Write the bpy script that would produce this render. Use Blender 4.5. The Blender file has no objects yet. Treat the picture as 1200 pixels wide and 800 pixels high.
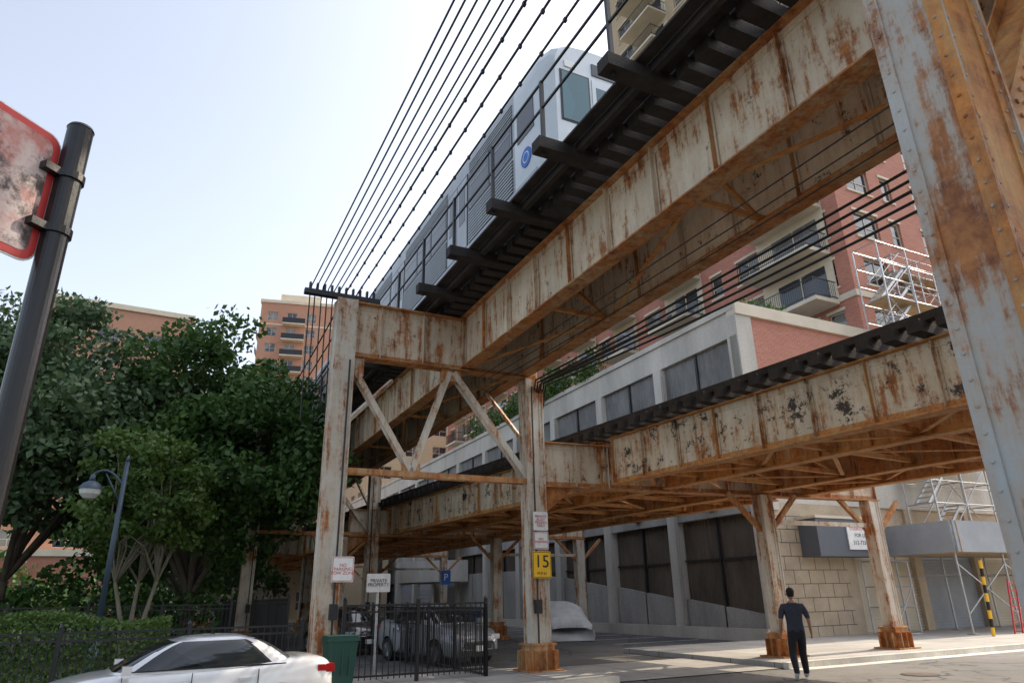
import bpy, math, random
import numpy as np
from mathutils import Vector as V, Matrix
random.seed(7); rng=np.random.default_rng(5)
S=bpy.context.scene; COL=S.collection
ZU=V((0,0,1))
# ------------------------------------------------------------------ mesh builder
class MB:
    def __init__(s): s.v=[];s.f=[];s.m=[]
    def poly(s,pts,m=0):
        b=len(s.v); s.v+= [tuple(p) for p in pts]; s.f.append(tuple(range(b,b+len(pts)))); s.m.append(m)
    def box(s,c,ax,ay,az,sx,sy,sz,m=0):
        c=V(c);hx=V(ax)*(sx/2);hy=V(ay)*(sy/2);hz=V(az)*(sz/2);b=len(s.v)
        for i in(-1,1):
            for j in(-1,1):
                for k in(-1,1): s.v.append(tuple(c+hx*i+hy*j+hz*k))
        for q in((0,1,3,2),(4,6,7,5),(0,4,5,1),(2,3,7,6),(0,2,6,4),(1,5,7,3)):
            s.f.append(tuple(b+x for x in q)); s.m.append(m)
    def beam(s,p0,p1,w,h,m=0,up=ZU):
        p0=V(p0);p1=V(p1);d=p1-p0;L=d.length
        if L<1e-6:return
        d/=L;u=V(up)
        if abs(d.dot(u))>.98:u=V((1,0,0))
        ay=u.cross(d).normalized();az=d.cross(ay)
        s.box((p0+p1)/2,d,ay,az,L,w,h,m)
    def cyl(s,p0,p1,r0,r1,n=10,m=0,cap=True):
        p0=V(p0);p1=V(p1);d=(p1-p0).normalized()
        u=V((1,0,0)) if abs(d.z)>.9 else ZU
        a=u.cross(d).normalized();c=d.cross(a);b=len(s.v)
        for p,r in((p0,r0),(p1,r1)):
            for i in range(n):
                t=2*math.pi*i/n;s.v.append(tuple(p+a*(r*math.cos(t))+c*(r*math.sin(t))))
        for i in range(n):
            j=(i+1)%n;s.f.append((b+i,b+j,b+n+j,b+n+i));s.m.append(m)
        if cap:
            s.f.append(tuple(b+i for i in reversed(range(n))));s.m.append(m)
            s.f.append(tuple(b+n+i for i in range(n)));s.m.append(m)
    def rivet(s,p,nrm,r=.016,m=0):
        p=V(p);d=V(nrm)
        u=V((1,0,0)) if abs(d.z)>.9 else ZU
        a=u.cross(d).normalized();c=d.cross(a);b=len(s.v);n=6
        for rr,h in((r,0),(r*.65,r*.6)):
            for i in range(n):
                t=2*math.pi*i/n;s.v.append(tuple(p+a*(rr*math.cos(t))+c*(rr*math.sin(t))+d*h))
        for i in range(n):
            j=(i+1)%n;s.f.append((b+i,b+j,b+n+j,b+n+i));s.m.append(m)
        s.f.append(tuple(b+n+i for i in range(n)));s.m.append(m)
    def build(s,name,mats,parent=None,smooth=False,world=True):
        me=bpy.data.meshes.new(name);me.from_pydata(s.v,[],s.f)
        for m in mats: me.materials.append(m)
        me.polygons.foreach_set('material_index',s.m)
        if smooth: me.polygons.foreach_set('use_smooth',[True]*len(s.f))
        me.update()
        return link(bpy.data.objects.new(name,me),parent,world)
def link(o,parent=None,world=True):
    COL.objects.link(o)
    if parent is not None:
        o.parent=parent
        if world:o.matrix_parent_inverse=parent.matrix_basis.inverted()
    return o
def empty(name,loc=(0,0,0),yaw=0,scale=1):
    e=bpy.data.objects.new(name,None);e.location=loc;e.rotation_euler=(0,0,yaw);e.scale=(scale,)*3
    e.empty_display_size=.3;COL.objects.link(e)
    e.matrix_basis=Matrix.Translation(V(loc))@Matrix.Rotation(yaw,4,'Z')@Matrix.Scale(scale,4)
    return e
class Fr:
    def __init__(f,o,a):
        f.o=V((o[0],o[1],0));f.a=V((a[0],a[1],0)).normalized();f.n=V((f.a.y,-f.a.x,0))
    def P(f,s,n,z): return f.o+f.a*s+f.n*n+ZU*z
    def box(f,mb,s0,s1,n0,n1,z0,z1,m=0):
        mb.box(f.P((s0+s1)/2,(n0+n1)/2,(z0+z1)/2),f.n,f.a,ZU,abs(n1-n0),abs(s1-s0),abs(z1-z0),m)
F=Fr((-1.2,16.4),(-.447,.8945))
G=Fr((2.0,18.5),(-.522,.853))
# ------------------------------------------------------------------ materials
def newmat(name):
    m=bpy.data.materials.new(name);m.use_nodes=True;nt=m.node_tree
    return m,nt,nt.nodes['Principled BSDF']
def N(nt,t,**k):
    n=nt.nodes.new(t)
    for a,b in k.items():setattr(n,a,b)
    return n
def noise(nt,vec,scale,detail=6,rough=.6,mapscale=None):
    if mapscale:
        mp=N(nt,'ShaderNodeMapping');mp.inputs['Scale'].default_value=mapscale
        nt.links.new(vec,mp.inputs[0]);vec=mp.outputs[0]
    n=N(nt,'ShaderNodeTexNoise');n.inputs['Scale'].default_value=scale;n.inputs['Detail'].default_value=detail
    n.inputs['Roughness'].default_value=rough;nt.links.new(vec,n.inputs['Vector']);return n.outputs['Fac']
def ramp(nt,fac,a,b,ca=(0,0,0,1),cb=(1,1,1,1)):
    r=N(nt,'ShaderNodeValToRGB');r.color_ramp.elements[0].position=a;r.color_ramp.elements[1].position=b
    r.color_ramp.elements[0].color=ca;r.color_ramp.elements[1].color=cb
    nt.links.new(fac,r.inputs[0]);return r.outputs[0]
def mix(nt,f,a,b):
    x=N(nt,'ShaderNodeMix',data_type='RGBA')
    for i,vv in((0,f),(6,a),(7,b)):
        if hasattr(vv,'is_linked'):nt.links.new(vv,x.inputs[i])
        else:x.inputs[i].default_value=vv if i==0 else (*vv[:3],1)
    return x.outputs[2]
def math_(nt,op,a,b):
    x=N(nt,'ShaderNodeMath',operation=op)
    for i,vv in((0,a),(1,b)):
        if hasattr(vv,'is_linked'):nt.links.new(vv,x.inputs[i])
        else:x.inputs[i].default_value=vv
    return x.outputs[0]
def geo(nt): return N(nt,'ShaderNodeNewGeometry').outputs['Position']
def objc(nt): return N(nt,'ShaderNodeTexCoord').outputs['Object']
def bump(nt,bs,h,st,dist=.02):
    b=N(nt,'ShaderNodeBump');b.inputs['Strength'].default_value=st;b.inputs['Distance'].default_value=dist
    nt.links.new(h,b.inputs['Height']);nt.links.new(b.outputs[0],bs.inputs['Normal'])
def M(name,col,rough=.7,metal=0,var=.18,scale=2.,bmp=.15,stretch=None,fine=0,coat=0):
    m,nt,bs=newmat(name);g=objc(nt)
    n=noise(nt,g,scale,5,.65,stretch)
    c=mix(nt,ramp(nt,n,.3,.7),[x*(1-var) for x in col],[min(1,x*(1+var)) for x in col])
    if fine:
        n2=noise(nt,g,scale*25,3,.6)
        c=mix(nt,math_(nt,'MULTIPLY',ramp(nt,n2,.4,.7),fine),c,[x*.5 for x in col])
    nt.links.new(c,bs.inputs['Base Color']);bs.inputs['Roughness'].default_value=rough
    bs.inputs['Metallic'].default_value=metal
    if coat:bs.inputs['Coat Weight'].default_value=coat
    if bmp:bump(nt,bs,noise(nt,g,scale*12,3,.6),bmp)
    return m
def RUST(name,paint,lo,hi,dark=.60,stain=.5,r1=(.14,.04,.015),r2=(.46,.165,.035)):
    m,nt,bs=newmat(name);g=geo(nt)
    streak=noise(nt,g,3.2,7,.72,(1.6,1.6,.22))
    blot=noise(nt,g,1.1,8,.72)
    fine=noise(nt,g,14,5,.7)
    s=math_(nt,'ADD',math_(nt,'MULTIPLY',streak,.5),math_(nt,'ADD',math_(nt,'MULTIPLY',blot,.38),math_(nt,'MULTIPLY',fine,.12)))
    pn=noise(nt,g,.6,6,.6)
    pc=mix(nt,ramp(nt,pn,.35,.65),[x*.85 for x in paint],[min(1,x*1.1) for x in paint])
    st=ramp(nt,s,lo-.10,hi+.02)
    c=mix(nt,math_(nt,'MULTIPLY',st,stain),pc,(.42,.24,.10))
    rc=mix(nt,ramp(nt,noise(nt,g,5,7,.75),.35,.65),r1,r2)
    c=mix(nt,ramp(nt,s,lo,hi),c,rc)
    dk=noise(nt,g,2.3,11,.8)
    c=mix(nt,ramp(nt,dk,dark,dark+.03),c,(.05,.033,.025))
    nt.links.new(c,bs.inputs['Base Color']);bs.inputs['Roughness'].default_value=.72
    bump(nt,bs,math_(nt,'ADD',s,math_(nt,'MULTIPLY',dk,-.4)),.5,.02);return m
cream=(.68,.60,.47)
m_paint=RUST('peeling_cream_paint',cream,.515,.58,.605,.65)
m_paint2=RUST('peeling_cream_paint_worn',(.70,.63,.51),.535,.59,.585,.6)
m_paint3=RUST('peeling_cream_paint_dark_patches',(.66,.59,.46),.52,.585,.548,.75)
m_col=RUST('column_paint',(.60,.575,.50),.51,.575,.64,.7)
m_colr=RUST('column_paint_near',(.42,.46,.46),.50,.56,.67,.75,r2=(.44,.18,.055))
m_rust=RUST('rusty_flange',(.54,.38,.21),.41,.54,.63,.9,(.17,.05,.018),(.56,.21,.045))
m_rust2=RUST('orange_rusty_steel',(.64,.38,.13),.40,.57,.645,.9,(.22,.065,.018),(.64,.25,.05))
m_tie=M('creosote_timber',(.028,.023,.020),.85,0,.5,3,.5)
m_dark=M('dark_steel',(.03,.03,.032),.5,.3,.3,3,.1)
m_blk=M('black_paint',(.012,.012,.014),.35,0,.2,5,.05)
m_cable=M('black_cable',(.012,.012,.012),.5,0,.1,5,0)
m_rail=M('rail_steel',(.16,.12,.10),.45,.7,.3,5,.1)
m_conc=M('concrete',(.36,.345,.32),.85,0,.32,.5,.2,(1,1,.35),fine=.35)
m_concl=M('light_concrete',(.56,.53,.47),.85,0,.25,.6,.2,(1,1,.22),fine=.3)
m_cream=M('cream_trim',(.62,.55,.43),.8,0,.12,.6,.1)
m_stone=M('beige_stone_block',(.46,.37,.26),.85,0,.2,1,.2,fine=.3)
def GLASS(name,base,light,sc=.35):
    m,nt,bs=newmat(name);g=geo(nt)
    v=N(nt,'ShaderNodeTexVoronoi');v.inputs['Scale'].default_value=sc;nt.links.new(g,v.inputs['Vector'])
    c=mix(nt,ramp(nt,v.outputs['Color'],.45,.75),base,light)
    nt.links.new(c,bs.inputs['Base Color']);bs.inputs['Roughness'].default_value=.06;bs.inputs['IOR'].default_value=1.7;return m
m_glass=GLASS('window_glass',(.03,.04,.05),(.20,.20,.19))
m_cglass=GLASS('car_glass',(.012,.015,.018),(.025,.03,.032),1.2)
m_tglass=GLASS('train_glass',(.03,.11,.13),(.05,.15,.18),.8)
m_white=M('white_paint_metal',(.78,.78,.76),.4,0,.04,3,0)
def BRICK(name,c1,c2,mortar):
    m,nt,bs=newmat(name);g=geo(nt)
    d=N(nt,'ShaderNodeVectorMath',operation='DOT_PRODUCT');t=F.a+F.n;d.inputs[1].default_value=t;nt.links.new(g,d.inputs[0])
    sp=N(nt,'ShaderNodeSeparateXYZ');nt.links.new(g,sp.inputs[0])
    cb=N(nt,'ShaderNodeCombineXYZ');nt.links.new(d.outputs['Value'],cb.inputs[0]);nt.links.new(sp.outputs[2],cb.inputs[1])
    b=N(nt,'ShaderNodeTexBrick');b.inputs['Scale'].default_value=1;b.inputs['Brick Width'].default_value=.30;b.inputs['Row Height'].default_value=.10
    b.inputs['Mortar Size'].default_value=.008;b.inputs['Color1'].default_value=(*c1,1);b.inputs['Color2'].default_value=(*c2,1);b.inputs['Mortar'].default_value=(*mortar,1)
    nt.links.new(cb.outputs[0],b.inputs['Vector'])
    n=noise(nt,g,.25,6,.6)
    c=mix(nt,math_(nt,'MULTIPLY',ramp(nt,n,.35,.7),.3),b.outputs[0],[x*.7 for x in c1])
    nt.links.new(c,bs.inputs['Base Color']);bs.inputs['Roughness'].default_value=.9;bump(nt,bs,b.outputs['Fac'],-.3,.01);return m
m_brick=BRICK('red_brick',(.49,.19,.125),(.42,.145,.10),(.42,.34,.28))
m_tan=BRICK('tan_brick',(.56,.43,.27),(.50,.38,.23),(.48,.42,.35))
m_pink=BRICK('pink_brick',(.48,.24,.15),(.43,.205,.13),(.45,.36,.30))
def SCREEN(name,ca,cb):
    m,nt,bs=newmat(name);g=geo(nt)
    n=noise(nt,g,.9,5,.6,(1,1,.5));w=noise(nt,g,7,3,.5,(1,1,.1))
    c=mix(nt,ramp(nt,n,.3,.7),ca,cb);nt.links.new(c,bs.inputs['Base Color']);bs.inputs['Roughness'].default_value=.85
    bump(nt,bs,math_(nt,'ADD',n,w),.9,.2);return m
m_scr=SCREEN('grey_mesh_screen',(.14,.14,.135),(.27,.27,.26))
m_scrd=SCREEN('brown_mesh_screen',(.065,.050,.036),(.135,.105,.075))
def ASPHALT():
    m,nt,bs=newmat('asphalt');g=geo(nt)
    a=noise(nt,g,.22,8,.65);b=noise(nt,g,60,3,.7);pt=noise(nt,g,1.1,8,.75)
    c=mix(nt,ramp(nt,a,.38,.62),(.075,.072,.068),(.16,.15,.137))
    c=mix(nt,math_(nt,'MULTIPLY',ramp(nt,b,.45,.65),.4),c,(.22,.21,.20))
    c=mix(nt,math_(nt,'MULTIPLY',ramp(nt,pt,.56,.62),.65),c,(.045,.043,.041))
    v=N(nt,'ShaderNodeTexVoronoi',feature='DISTANCE_TO_EDGE');v.inputs['Scale'].default_value=.35
    mp=N(nt,'ShaderNodeVectorMath',operation='ADD');nn=N(nt,'ShaderNodeTexNoise');nn.inputs['Scale'].default_value=1.3;nt.links.new(g,nn.inputs[0])
    nt.links.new(g,mp.inputs[0]);nt.links.new(nn.outputs['Color'],mp.inputs[1]);nt.links.new(mp.outputs[0],v.inputs['Vector'])
    c=mix(nt,math_(nt,'SUBTRACT',1,ramp(nt,v.outputs['Distance'],.004,.014)),c,(.025,.025,.025))
    nt.links.new(c,bs.inputs['Base Color']);bs.inputs['Roughness'].default_value=.85;bump(nt,bs,b,.4,.01);return m
m_asph=ASPHALT()
def SIDEW():
    m,nt,bs=newmat('sidewalk_concrete');g=geo(nt)
    cs=[]
    for t in(F.a,F.n):
        d=N(nt,'ShaderNodeVectorMath',operation='DOT_PRODUCT');d.inputs[1].default_value=t;nt.links.new(g,d.inputs[0]);cs.append(d.outputs['Value'])
    cb=N(nt,'ShaderNodeCombineXYZ');nt.links.new(cs[0],cb.inputs[0]);nt.links.new(cs[1],cb.inputs[1])
    b=N(nt,'ShaderNodeTexBrick');b.offset=0;b.inputs['Scale'].default_value=1;b.inputs['Brick Width'].default_value=1.5;b.inputs['Row Height'].default_value=1.5
    b.inputs['Mortar Size'].default_value=.014;b.inputs['Color1'].default_value=(.42,.395,.36,1);b.inputs['Color2'].default_value=(.33,.315,.29,1);b.inputs['Mortar'].default_value=(.08,.08,.07,1)
    nt.links.new(cb.outputs[0],b.inputs['Vector']);n=noise(nt,g,1.2,8,.7)
    c=mix(nt,math_(nt,'MULTIPLY',ramp(nt,n,.4,.7),.5),b.outputs[0],(.2,.19,.17));nt.links.new(c,bs.inputs['Base Color']);bs.inputs['Roughness'].default_value=.9;return m
m_side=SIDEW()
def LEAF(name,c1,c2,c3):
    m,nt,bs=newmat(name);ge=N(nt,'ShaderNodeNewGeometry');g=ge.outputs['Position']
    n=noise(nt,g,.7,3,.6)
    c=mix(nt,ramp(nt,n,.35,.65),c1,c2);c=mix(nt,math_(nt,'MULTIPLY',ge.outputs['Random Per Island'],.55),c,c3)
    nt.links.new(c,bs.inputs['Base Color']);bs.inputs['Roughness'].default_value=.55
    tr=N(nt,'ShaderNodeBsdfTranslucent');nt.links.new(c,tr.inputs[0]);mx=N(nt,'ShaderNodeMixShader');mx.inputs[0].default_value=.25
    nt.links.new(bs.outputs[0],mx.inputs[1]);nt.links.new(tr.outputs[0],mx.inputs[2]);nt.links.new(mx.outputs[0],nt.nodes['Material Output'].inputs[0]);return m
m_leaf=LEAF('leaves_dark',(.022,.068,.012),(.045,.11,.018),(.08,.15,.03))
m_leaf2=LEAF('leaves_grey_green',(.038,.085,.035),(.068,.125,.05),(.11,.165,.07))
m_leaf3=LEAF('leaves_bright',(.04,.10,.015),(.07,.14,.022),(.12,.17,.03))
m_bark=M('bark',(.10,.08,.06),.9,0,.3,6,.6,(1,1,.3))
m_bark2=M('pale_bark',(.20,.18,.13),.9,0,.3,6,.6,(1,1,.3))
m_grass=M('grass_ground',(.06,.075,.03),.95,0,.4,2,.4)
m_steel=M('stainless_steel',(.34,.36,.37),.38,.6,.2,1.5,.04,(1,1,.3))
m_steelw=M('train_white_shell',(.55,.60,.63),.35,.1,.1,1,0)
m_rib=M('fluted_stainless',(.33,.35,.36),.38,.6,.15,1.5,0,(1,1,.3))
m_blue=M('logo_blue',(.01,.13,.50),.5,0,.05,2,0)
m_yel=M('sign_yellow',(.90,.52,.02),.5,0,.05,6,0)
m_red=M('sign_red',(.50,.03,.03),.5,0,.12,6,0)
m_signw=M('sign_white',(.74,.74,.72),.5,0,.1,6,0)
def WORN():
    m,nt,bs=newmat('weathered_sign_face');g=objc(nt)
    a=noise(nt,g,7,6,.7);b=noise(nt,g,4.2,8,.75)
    c=mix(nt,ramp(nt,a,.42,.60),(.55,.46,.44),(.42,.16,.14));c=mix(nt,ramp(nt,b,.49,.57),c,(.06,.04,.04))
    nt.links.new(c,bs.inputs['Base Color']);bs.inputs['Roughness'].default_value=.6;return m
m_worn=WORN()
m_green=M('bin_green',(.01,.06,.045),.45,0,.1,6,.02)
m_bluebin=M('bin_blue',(.01,.05,.2),.45,0,.1,6,.02)
m_galv=M('galvanised_tube',(.42,.43,.44),.45,.6,.15,8,0)
m_wood=M('plywood',(.45,.33,.19),.8,0,.2,3,.1)
m_greyp=M('grey_fascia_paint',(.10,.11,.13),.7,0,.1,1,.05)
m_greyl=M('shed_panel_grey',(.32,.34,.36),.7,0,.15,.8,.05)
m_rub=M('tyre',(.015,.015,.015),.85,0,.1,8,.1)
# ------------------------------------------------------------------ helpers: text, curves, leaves
def text(body,loc,xa,za,size,mat,parent,name='lettering',ex=.001):
    c=bpy.data.curves.new(name,'FONT');c.body=body;c.size=size;c.align_x='CENTER';c.align_y='CENTER';c.extrude=ex;c.space_line=.85
    c.materials.append(mat);o=bpy.data.objects.new(name,c)
    xa=V(xa).normalized();za=V(za).normalized();n=xa.cross(za)
    R=Matrix((xa,za,n)).transposed().to_4x4();o.matrix_basis=Matrix.Translation(V(loc))@R
    link(o,parent);return o
def cables(name,paths,r,mat,parent=None):
    c=bpy.data.curves.new(name,'CURVE');c.dimensions='3D';c.bevel_depth=r;c.bevel_resolution=1;c.materials.append(mat)
    for p in paths:
        s=c.splines.new('POLY');s.points.add(len(p)-1)
        for i,q in enumerate(p):s.points[i].co=(q[0],q[1],q[2],1)
    return link(bpy.data.objects.new(name,c),parent)
def sag(p0,p1,d,n=14):
    p0=V(p0);p1=V(p1);return [p0.lerp(p1,i/n)-ZU*(d*4*(i/n)*(1-i/n)) for i in range(n+1)]
def leafmesh(name,pts,size,mat,parent=None):
    n=len(pts);a=rng.normal(size=(n,3));a/=np.linalg.norm(a,axis=1)[:,None]
    b=rng.normal(size=(n,3));b-=a*(a*b).sum(1)[:,None];b/=np.linalg.norm(b,axis=1)[:,None]
    s=size*rng.uniform(.6,1.3,size=(n,1))
    v=np.stack([pts+a*s*.6,pts+b*s*.34,pts-a*s*.5,pts-b*s*.34],1).reshape(-1,3)
    me=bpy.data.meshes.new(name);me.vertices.add(4*n);me.vertices.foreach_set('co',v.astype(np.float32).ravel())
    me.loops.add(4*n);me.loops.foreach_set('vertex_index',np.arange(4*n,dtype=np.int32))
    me.polygons.add(n);me.polygons.foreach_set('loop_start',np.arange(0,4*n,4,dtype=np.int32))
    me.materials.append(mat);me.update(calc_edges=True)
    return link(bpy.data.objects.new(name,me),parent)
def tree(loc,cz,rad,ncl,per,size,mat,bark=None,name='deciduous_tree',tr=.22,lean=(0,0),seed=1,multi=1):
    rs=np.random.default_rng(seed);loc=V((loc[0],loc[1],0));e=empty(name,loc);mb=MB();bark=bark or m_bark
    rad=np.array(rad,float);c=np.array([loc.x+lean[0],loc.y+lean[1],cz])
    cl=[]
    while len(cl)<ncl:
        d=rs.normal(size=3);d/=np.linalg.norm(d);r=rs.uniform(.35,1)**.6
        wob=1+.11*math.sin(3.1*d[0]+seed)+.11*math.sin(4.3*d[1]+2*seed)+.08*math.sin(5*d[2]+seed*3)
        if d[2]<-.85:continue
        cl.append(c+d*rad*r*wob)
    pts=[]
    for q in cl:
        cr=rs.uniform(.65,1.3)*rad.mean()/4.6;k=int(per*rs.uniform(.6,1.4))
        g=rs.normal(size=(k,3));g/=np.linalg.norm(g,axis=1)[:,None];g*=(rs.uniform(0,1,size=(k,1))**.45)*cr*np.array([1.15,1.15,.66])
        pts.append(q+g)
    pts=np.concatenate(pts)
    fork=V((loc.x+lean[0]*.3,loc.y+lean[1]*.3,max(1.2,(cz-rad[2])*.9)))
    for k in range(multi):
        off=V((random.uniform(-.2,.2),random.uniform(-.2,.2),0)) if multi>1 else V((0,0,0))
        f=fork+off*4
        mid=loc.lerp(f,.5)+V((random.uniform(-.1,.1),random.uniform(-.1,.1),0))
        mb.cyl(loc+off,mid,tr,tr*.8,10,0,False);mb.cyl(mid,f,tr*.8,tr*.62,10,0,False)
        for q in cl[k::multi][:10]:
            q=V(q);a=f.lerp(q,.35)+V((random.uniform(-.3,.3),random.uniform(-.3,.3),.4));b=f.lerp(q,.7)+V((0,0,.4))
            mb.cyl(f,a,tr*.42,tr*.3,7,0,False);mb.cyl(a,b,tr*.3,tr*.18,6,0,False);mb.cyl(b,q,tr*.18,tr*.06,5,0,False)
    mb.build('trunk_and_limbs',[bark],e,True);leafmesh('leaves',pts,size,mat,e);return e
# ------------------------------------------------------------------ plate girder / column
def girder(mb,p0,p1,z0,z1,fw=.3,step=1.25,riv=0,mw=0,mf=1,side=0):
    p0=V((p0[0],p0[1],0));p1=V((p1[0],p1[1],0));L=(p1-p0).length;f=Fr(p0,(p1-p0))
    f.box(mb,0,L,-.011,.011,z0+.02,z1-.02,mw)
    f.box(mb,0,L,-fw/2,fw/2,z0,z0+.028,mf);f.box(mb,0,L,-fw/2,fw/2,z1-.028,z1,mf)
    for sg in(-1,1):
        f.box(mb,0,L,sg*.011,sg*.026,z0+.028,z0+.15,mf);f.box(mb,0,L,sg*.011,sg*.026,z1-.15,z1-.028,mw)
        f.box(mb,0,L,sg*.011,sg*.13,z0+.028,z0+.042,mf)
        n=int(L/step)
        for i in range(n+1):
            s=min(max(.06,i*L/n),L-.06)
            f.box(mb,s-.045,s+.045,sg*.026,sg*.040,z0+.15,z1-.15,mw)
            f.box(mb,s-.007,s+.007,sg*.04,sg*.12,z0+.045,z1-.03,mw if i%3 else mf)
            if riv and sg in riv:
                k=int((z1-z0-.3)/.11)
                for j in range(k+1):mb.rivet(f.P(s-.026,sg*.040,z0+.17+j*.11),f.n*sg,.014,mw)
        if riv and sg in riv:
            k=int(L/.125)
            for j in range(k):
                s=.06+j*.125
                mb.rivet(f.P(s,sg*.026,z0+.095),f.n*sg,.015,mf);mb.rivet(f.P(s,sg*.026,z1-.09),f.n*sg,.015,mw)
                if sg==-1: mb.rivet(f.P(s,sg*fw*.37,z0),-ZU,.015,mf)
def column(mb,f,s,n,z0,z1,ds=.42,dn=.46,m=0,mr=1,riv=True,base=True,me=None):
    me=m if me is None else me
    f.box(mb,s-ds/2,s+ds/2,n-dn/2,n-dn/2+.02,z0,z1,m);f.box(mb,s-ds/2,s+ds/2,n+dn/2-.02,n+dn/2,z0,z1,m)
    f.box(mb,s-ds/2+.03,s-ds/2+.05,n-dn/2+.02,n+dn/2-.02,z0,z1,me);f.box(mb,s+ds/2-.05,s+ds/2-.03,n-dn/2+.02,n+dn/2-.02,z0,z1,m)
    for a in(-1,1):
        for b in(-1,1):
            na=n+a*dn/2;sb=s+b*ds/2
            f.box(mb,sb,sb-b*.09,na,na+a*.013,z0,z1,me if b<0 else m)
            f.box(mb,sb-b*.03,sb-b*.018,na-a*.02,na-a*.10,z0,z1,me if b<0 else m)
            if riv:
                for j in range(int((z1-z0)/.15)):
                    z=z0+.1+j*.15
                    mb.rivet(f.P(sb-b*.05,na+a*.013,z),f.n*a,.014,m)
                    mb.rivet(f.P(sb-b*.018,na-a*.06,z),f.a*b,.014,m)
    if base:
        f.box(mb,s-.42,s+.42,n-.45,n+.45,0,z0+.05,mr)
        f.box(mb,s-ds/2-.06,s+ds/2+.06,n-dn/2-.06,n+dn/2+.06,z0+.05,z0+.55,mr)
        f.box(mb,s-ds/2-.1,s+ds/2+.1,n-dn/2-.1,n+dn/2+.1,z0+.55,z0+.6,mr)
        for a in(-1,1):
            for k in range(3):
                nn=n+(k-1)*.22
                f.box(mb,s+a*(ds/2+.06),s+a*(ds/2+.20),nn-.012,nn+.012,z0+.05,z0+.45,mr)
                ss=s+(k-1)*.2
                f.box(mb,ss-.012,ss+.012,n+a*(dn/2+.06),n+a*(dn/2+.2),z0+.05,z0+.45,mr)
# ================================================================== UPPER VIADUCT
ev=empty('elevated_railway_viaduct',F.P(0,0,0))
LN,MN=-3.1,1.85
GZ0,GZ1=7.12,8.50
mats=[m_paint,m_rust,m_rust2,m_tie,m_rail,m_dark,m_paint2]
mb=MB()
bents=[-13.3,0,15,30,45,60]
edges=[-30]+bents+[72]
for i in range(len(edges)-1):
    s0,s1=edges[i],edges[i+1]
    near=s1<16
    girder(mb,F.P(s0+.02,0,0),F.P(s1-.02,0,0),GZ0,GZ1,.34,1.25,(-1,) if near else 0,0,1)
    girder(mb,F.P(s0+.02,1.6,0),F.P(s1-.02,1.6,0),GZ0,GZ1,.34,1.25,(-1,) if near else 0,6,1)
    n=max(2,int((s1-s0)/4.2));st=(s1-s0)/n
    for k in range(n):
        a=s0+k*st+.3;b=a+st-.3
        F.box(mb,a-.04,a+.04,.03,1.57,GZ0+.06,GZ0+.14,2)
        mb.beam(F.P(a,.05,GZ0+.15),F.P(a,1.55,GZ1-.15),.07,.07,2);mb.beam(F.P(a+.08,.05,GZ1-.15),F.P(a+.08,1.55,GZ0+.15),.07,.07,2)
        mb.beam(F.P(a,.1,GZ0+.08),F.P(b,1.5,GZ0+.08),.08,.03,2) if k%2 else mb.beam(F.P(a,1.5,GZ0+.08),F.P(b,.1,GZ0+.08),.08,.03,2)
mb.build('main_girders',mats,ev)
mb=MB()
for s in bents:
    ln=-2.17 if s<-1 else LN
    girder(mb,F.P(s,ln-.2,0),F.P(s,MN+.2,0),7.05,8.44,.36,.95,(1,) if s<5 else 0,0,1)
    z1=7.04
    for n in(ln,MN):
        if s<-1 and n==ln: column(mb,F,s,n,.12,8.46,.45,.46,8,1,riv=True,me=2)
        else: column(mb,F,s,n,.12,8.46 if n==ln else z1,.45,.46,7,1,riv=s<20)
    if s>-1:
        zt=4.4;f3=ln+1.75;mid=-.35
        for off in(-.10,.10):
            mb.beam(F.P(s+off,ln,zt),F.P(s+off,MN,zt),.018,.13,1)
            mb.beam(F.P(s+off,ln+.15,6.95),F.P(s+off,f3,zt+.05),.018,.13,7)
            mb.beam(F.P(s+off,mid-.1,6.98),F.P(s+off,f3,zt+.05),.018,.13,7)
            mb.beam(F.P(s+off,mid,6.98),F.P(s+off,MN-.2,zt+.1),.018,.15,7)
        F.box(mb,s-.085,s+.085,f3-.2,f3+.2,zt-.1,zt+.25,1)
        F.box(mb,s-.085,s+.085,mid-.3,mid+.2,6.75,7.04,1)
        F.box(mb,s-.085,s+.085,ln+.24,ln+.5,6.6,7.04,7)
        for n in(ln,MN):
            mb.beam(F.P(s+.2,n,5.3),F.P(s+1.7,n*.55+.3,7.15),.09,.09,7)
        for n,h in((ln+.12,6.9),(MN-.12,6.8)):
            mb.cyl(F.P(s-.29,n,.7),F.P(s-.29,n,h),.022,.022,8,5);F.box(mb,s-.36,s-.25,n-.08,n+.08,1.35,1.65,5)
    else:
        mb.beam(F.P(s,ln+.25,4.3),F.P(s,ln+2.2,7.05),.30,.02,2,up=F.n)
        for off in(-.165,.165):
            mb.beam(F.P(s+off,ln+.25,4.3),F.P(s+off,ln+2.2,7.05),.02,.2,2)
        for k in range(22):
            p=F.P(s-.175,ln+.25,4.3).lerp(F.P(s-.175,ln+2.2,7.05),k/22)
            mb.rivet(p+ZU*.06,-F.a,.02,1);mb.rivet(p-ZU*.05,-F.a,.02,1)
# far longitudinal bracing towers between bents 15-30 and 45-60
for a,b in((15,30),(45,60)):
    for n in(LN,MN):
        mb.beam(F.P(a,n,4.4),F.P(b,n,4.4),.1,.12,1)
mb.build('bents_and_columns',mats+[m_col,m_colr],ev)
cables('column_conduit',[sag(F.P(-13.56,-1.98,7.4),F.P(-13.56,-.9,5.9),.1,8)+[F.P(-13.5,-.4,5.9)]],.018,m_cable,ev)
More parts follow.
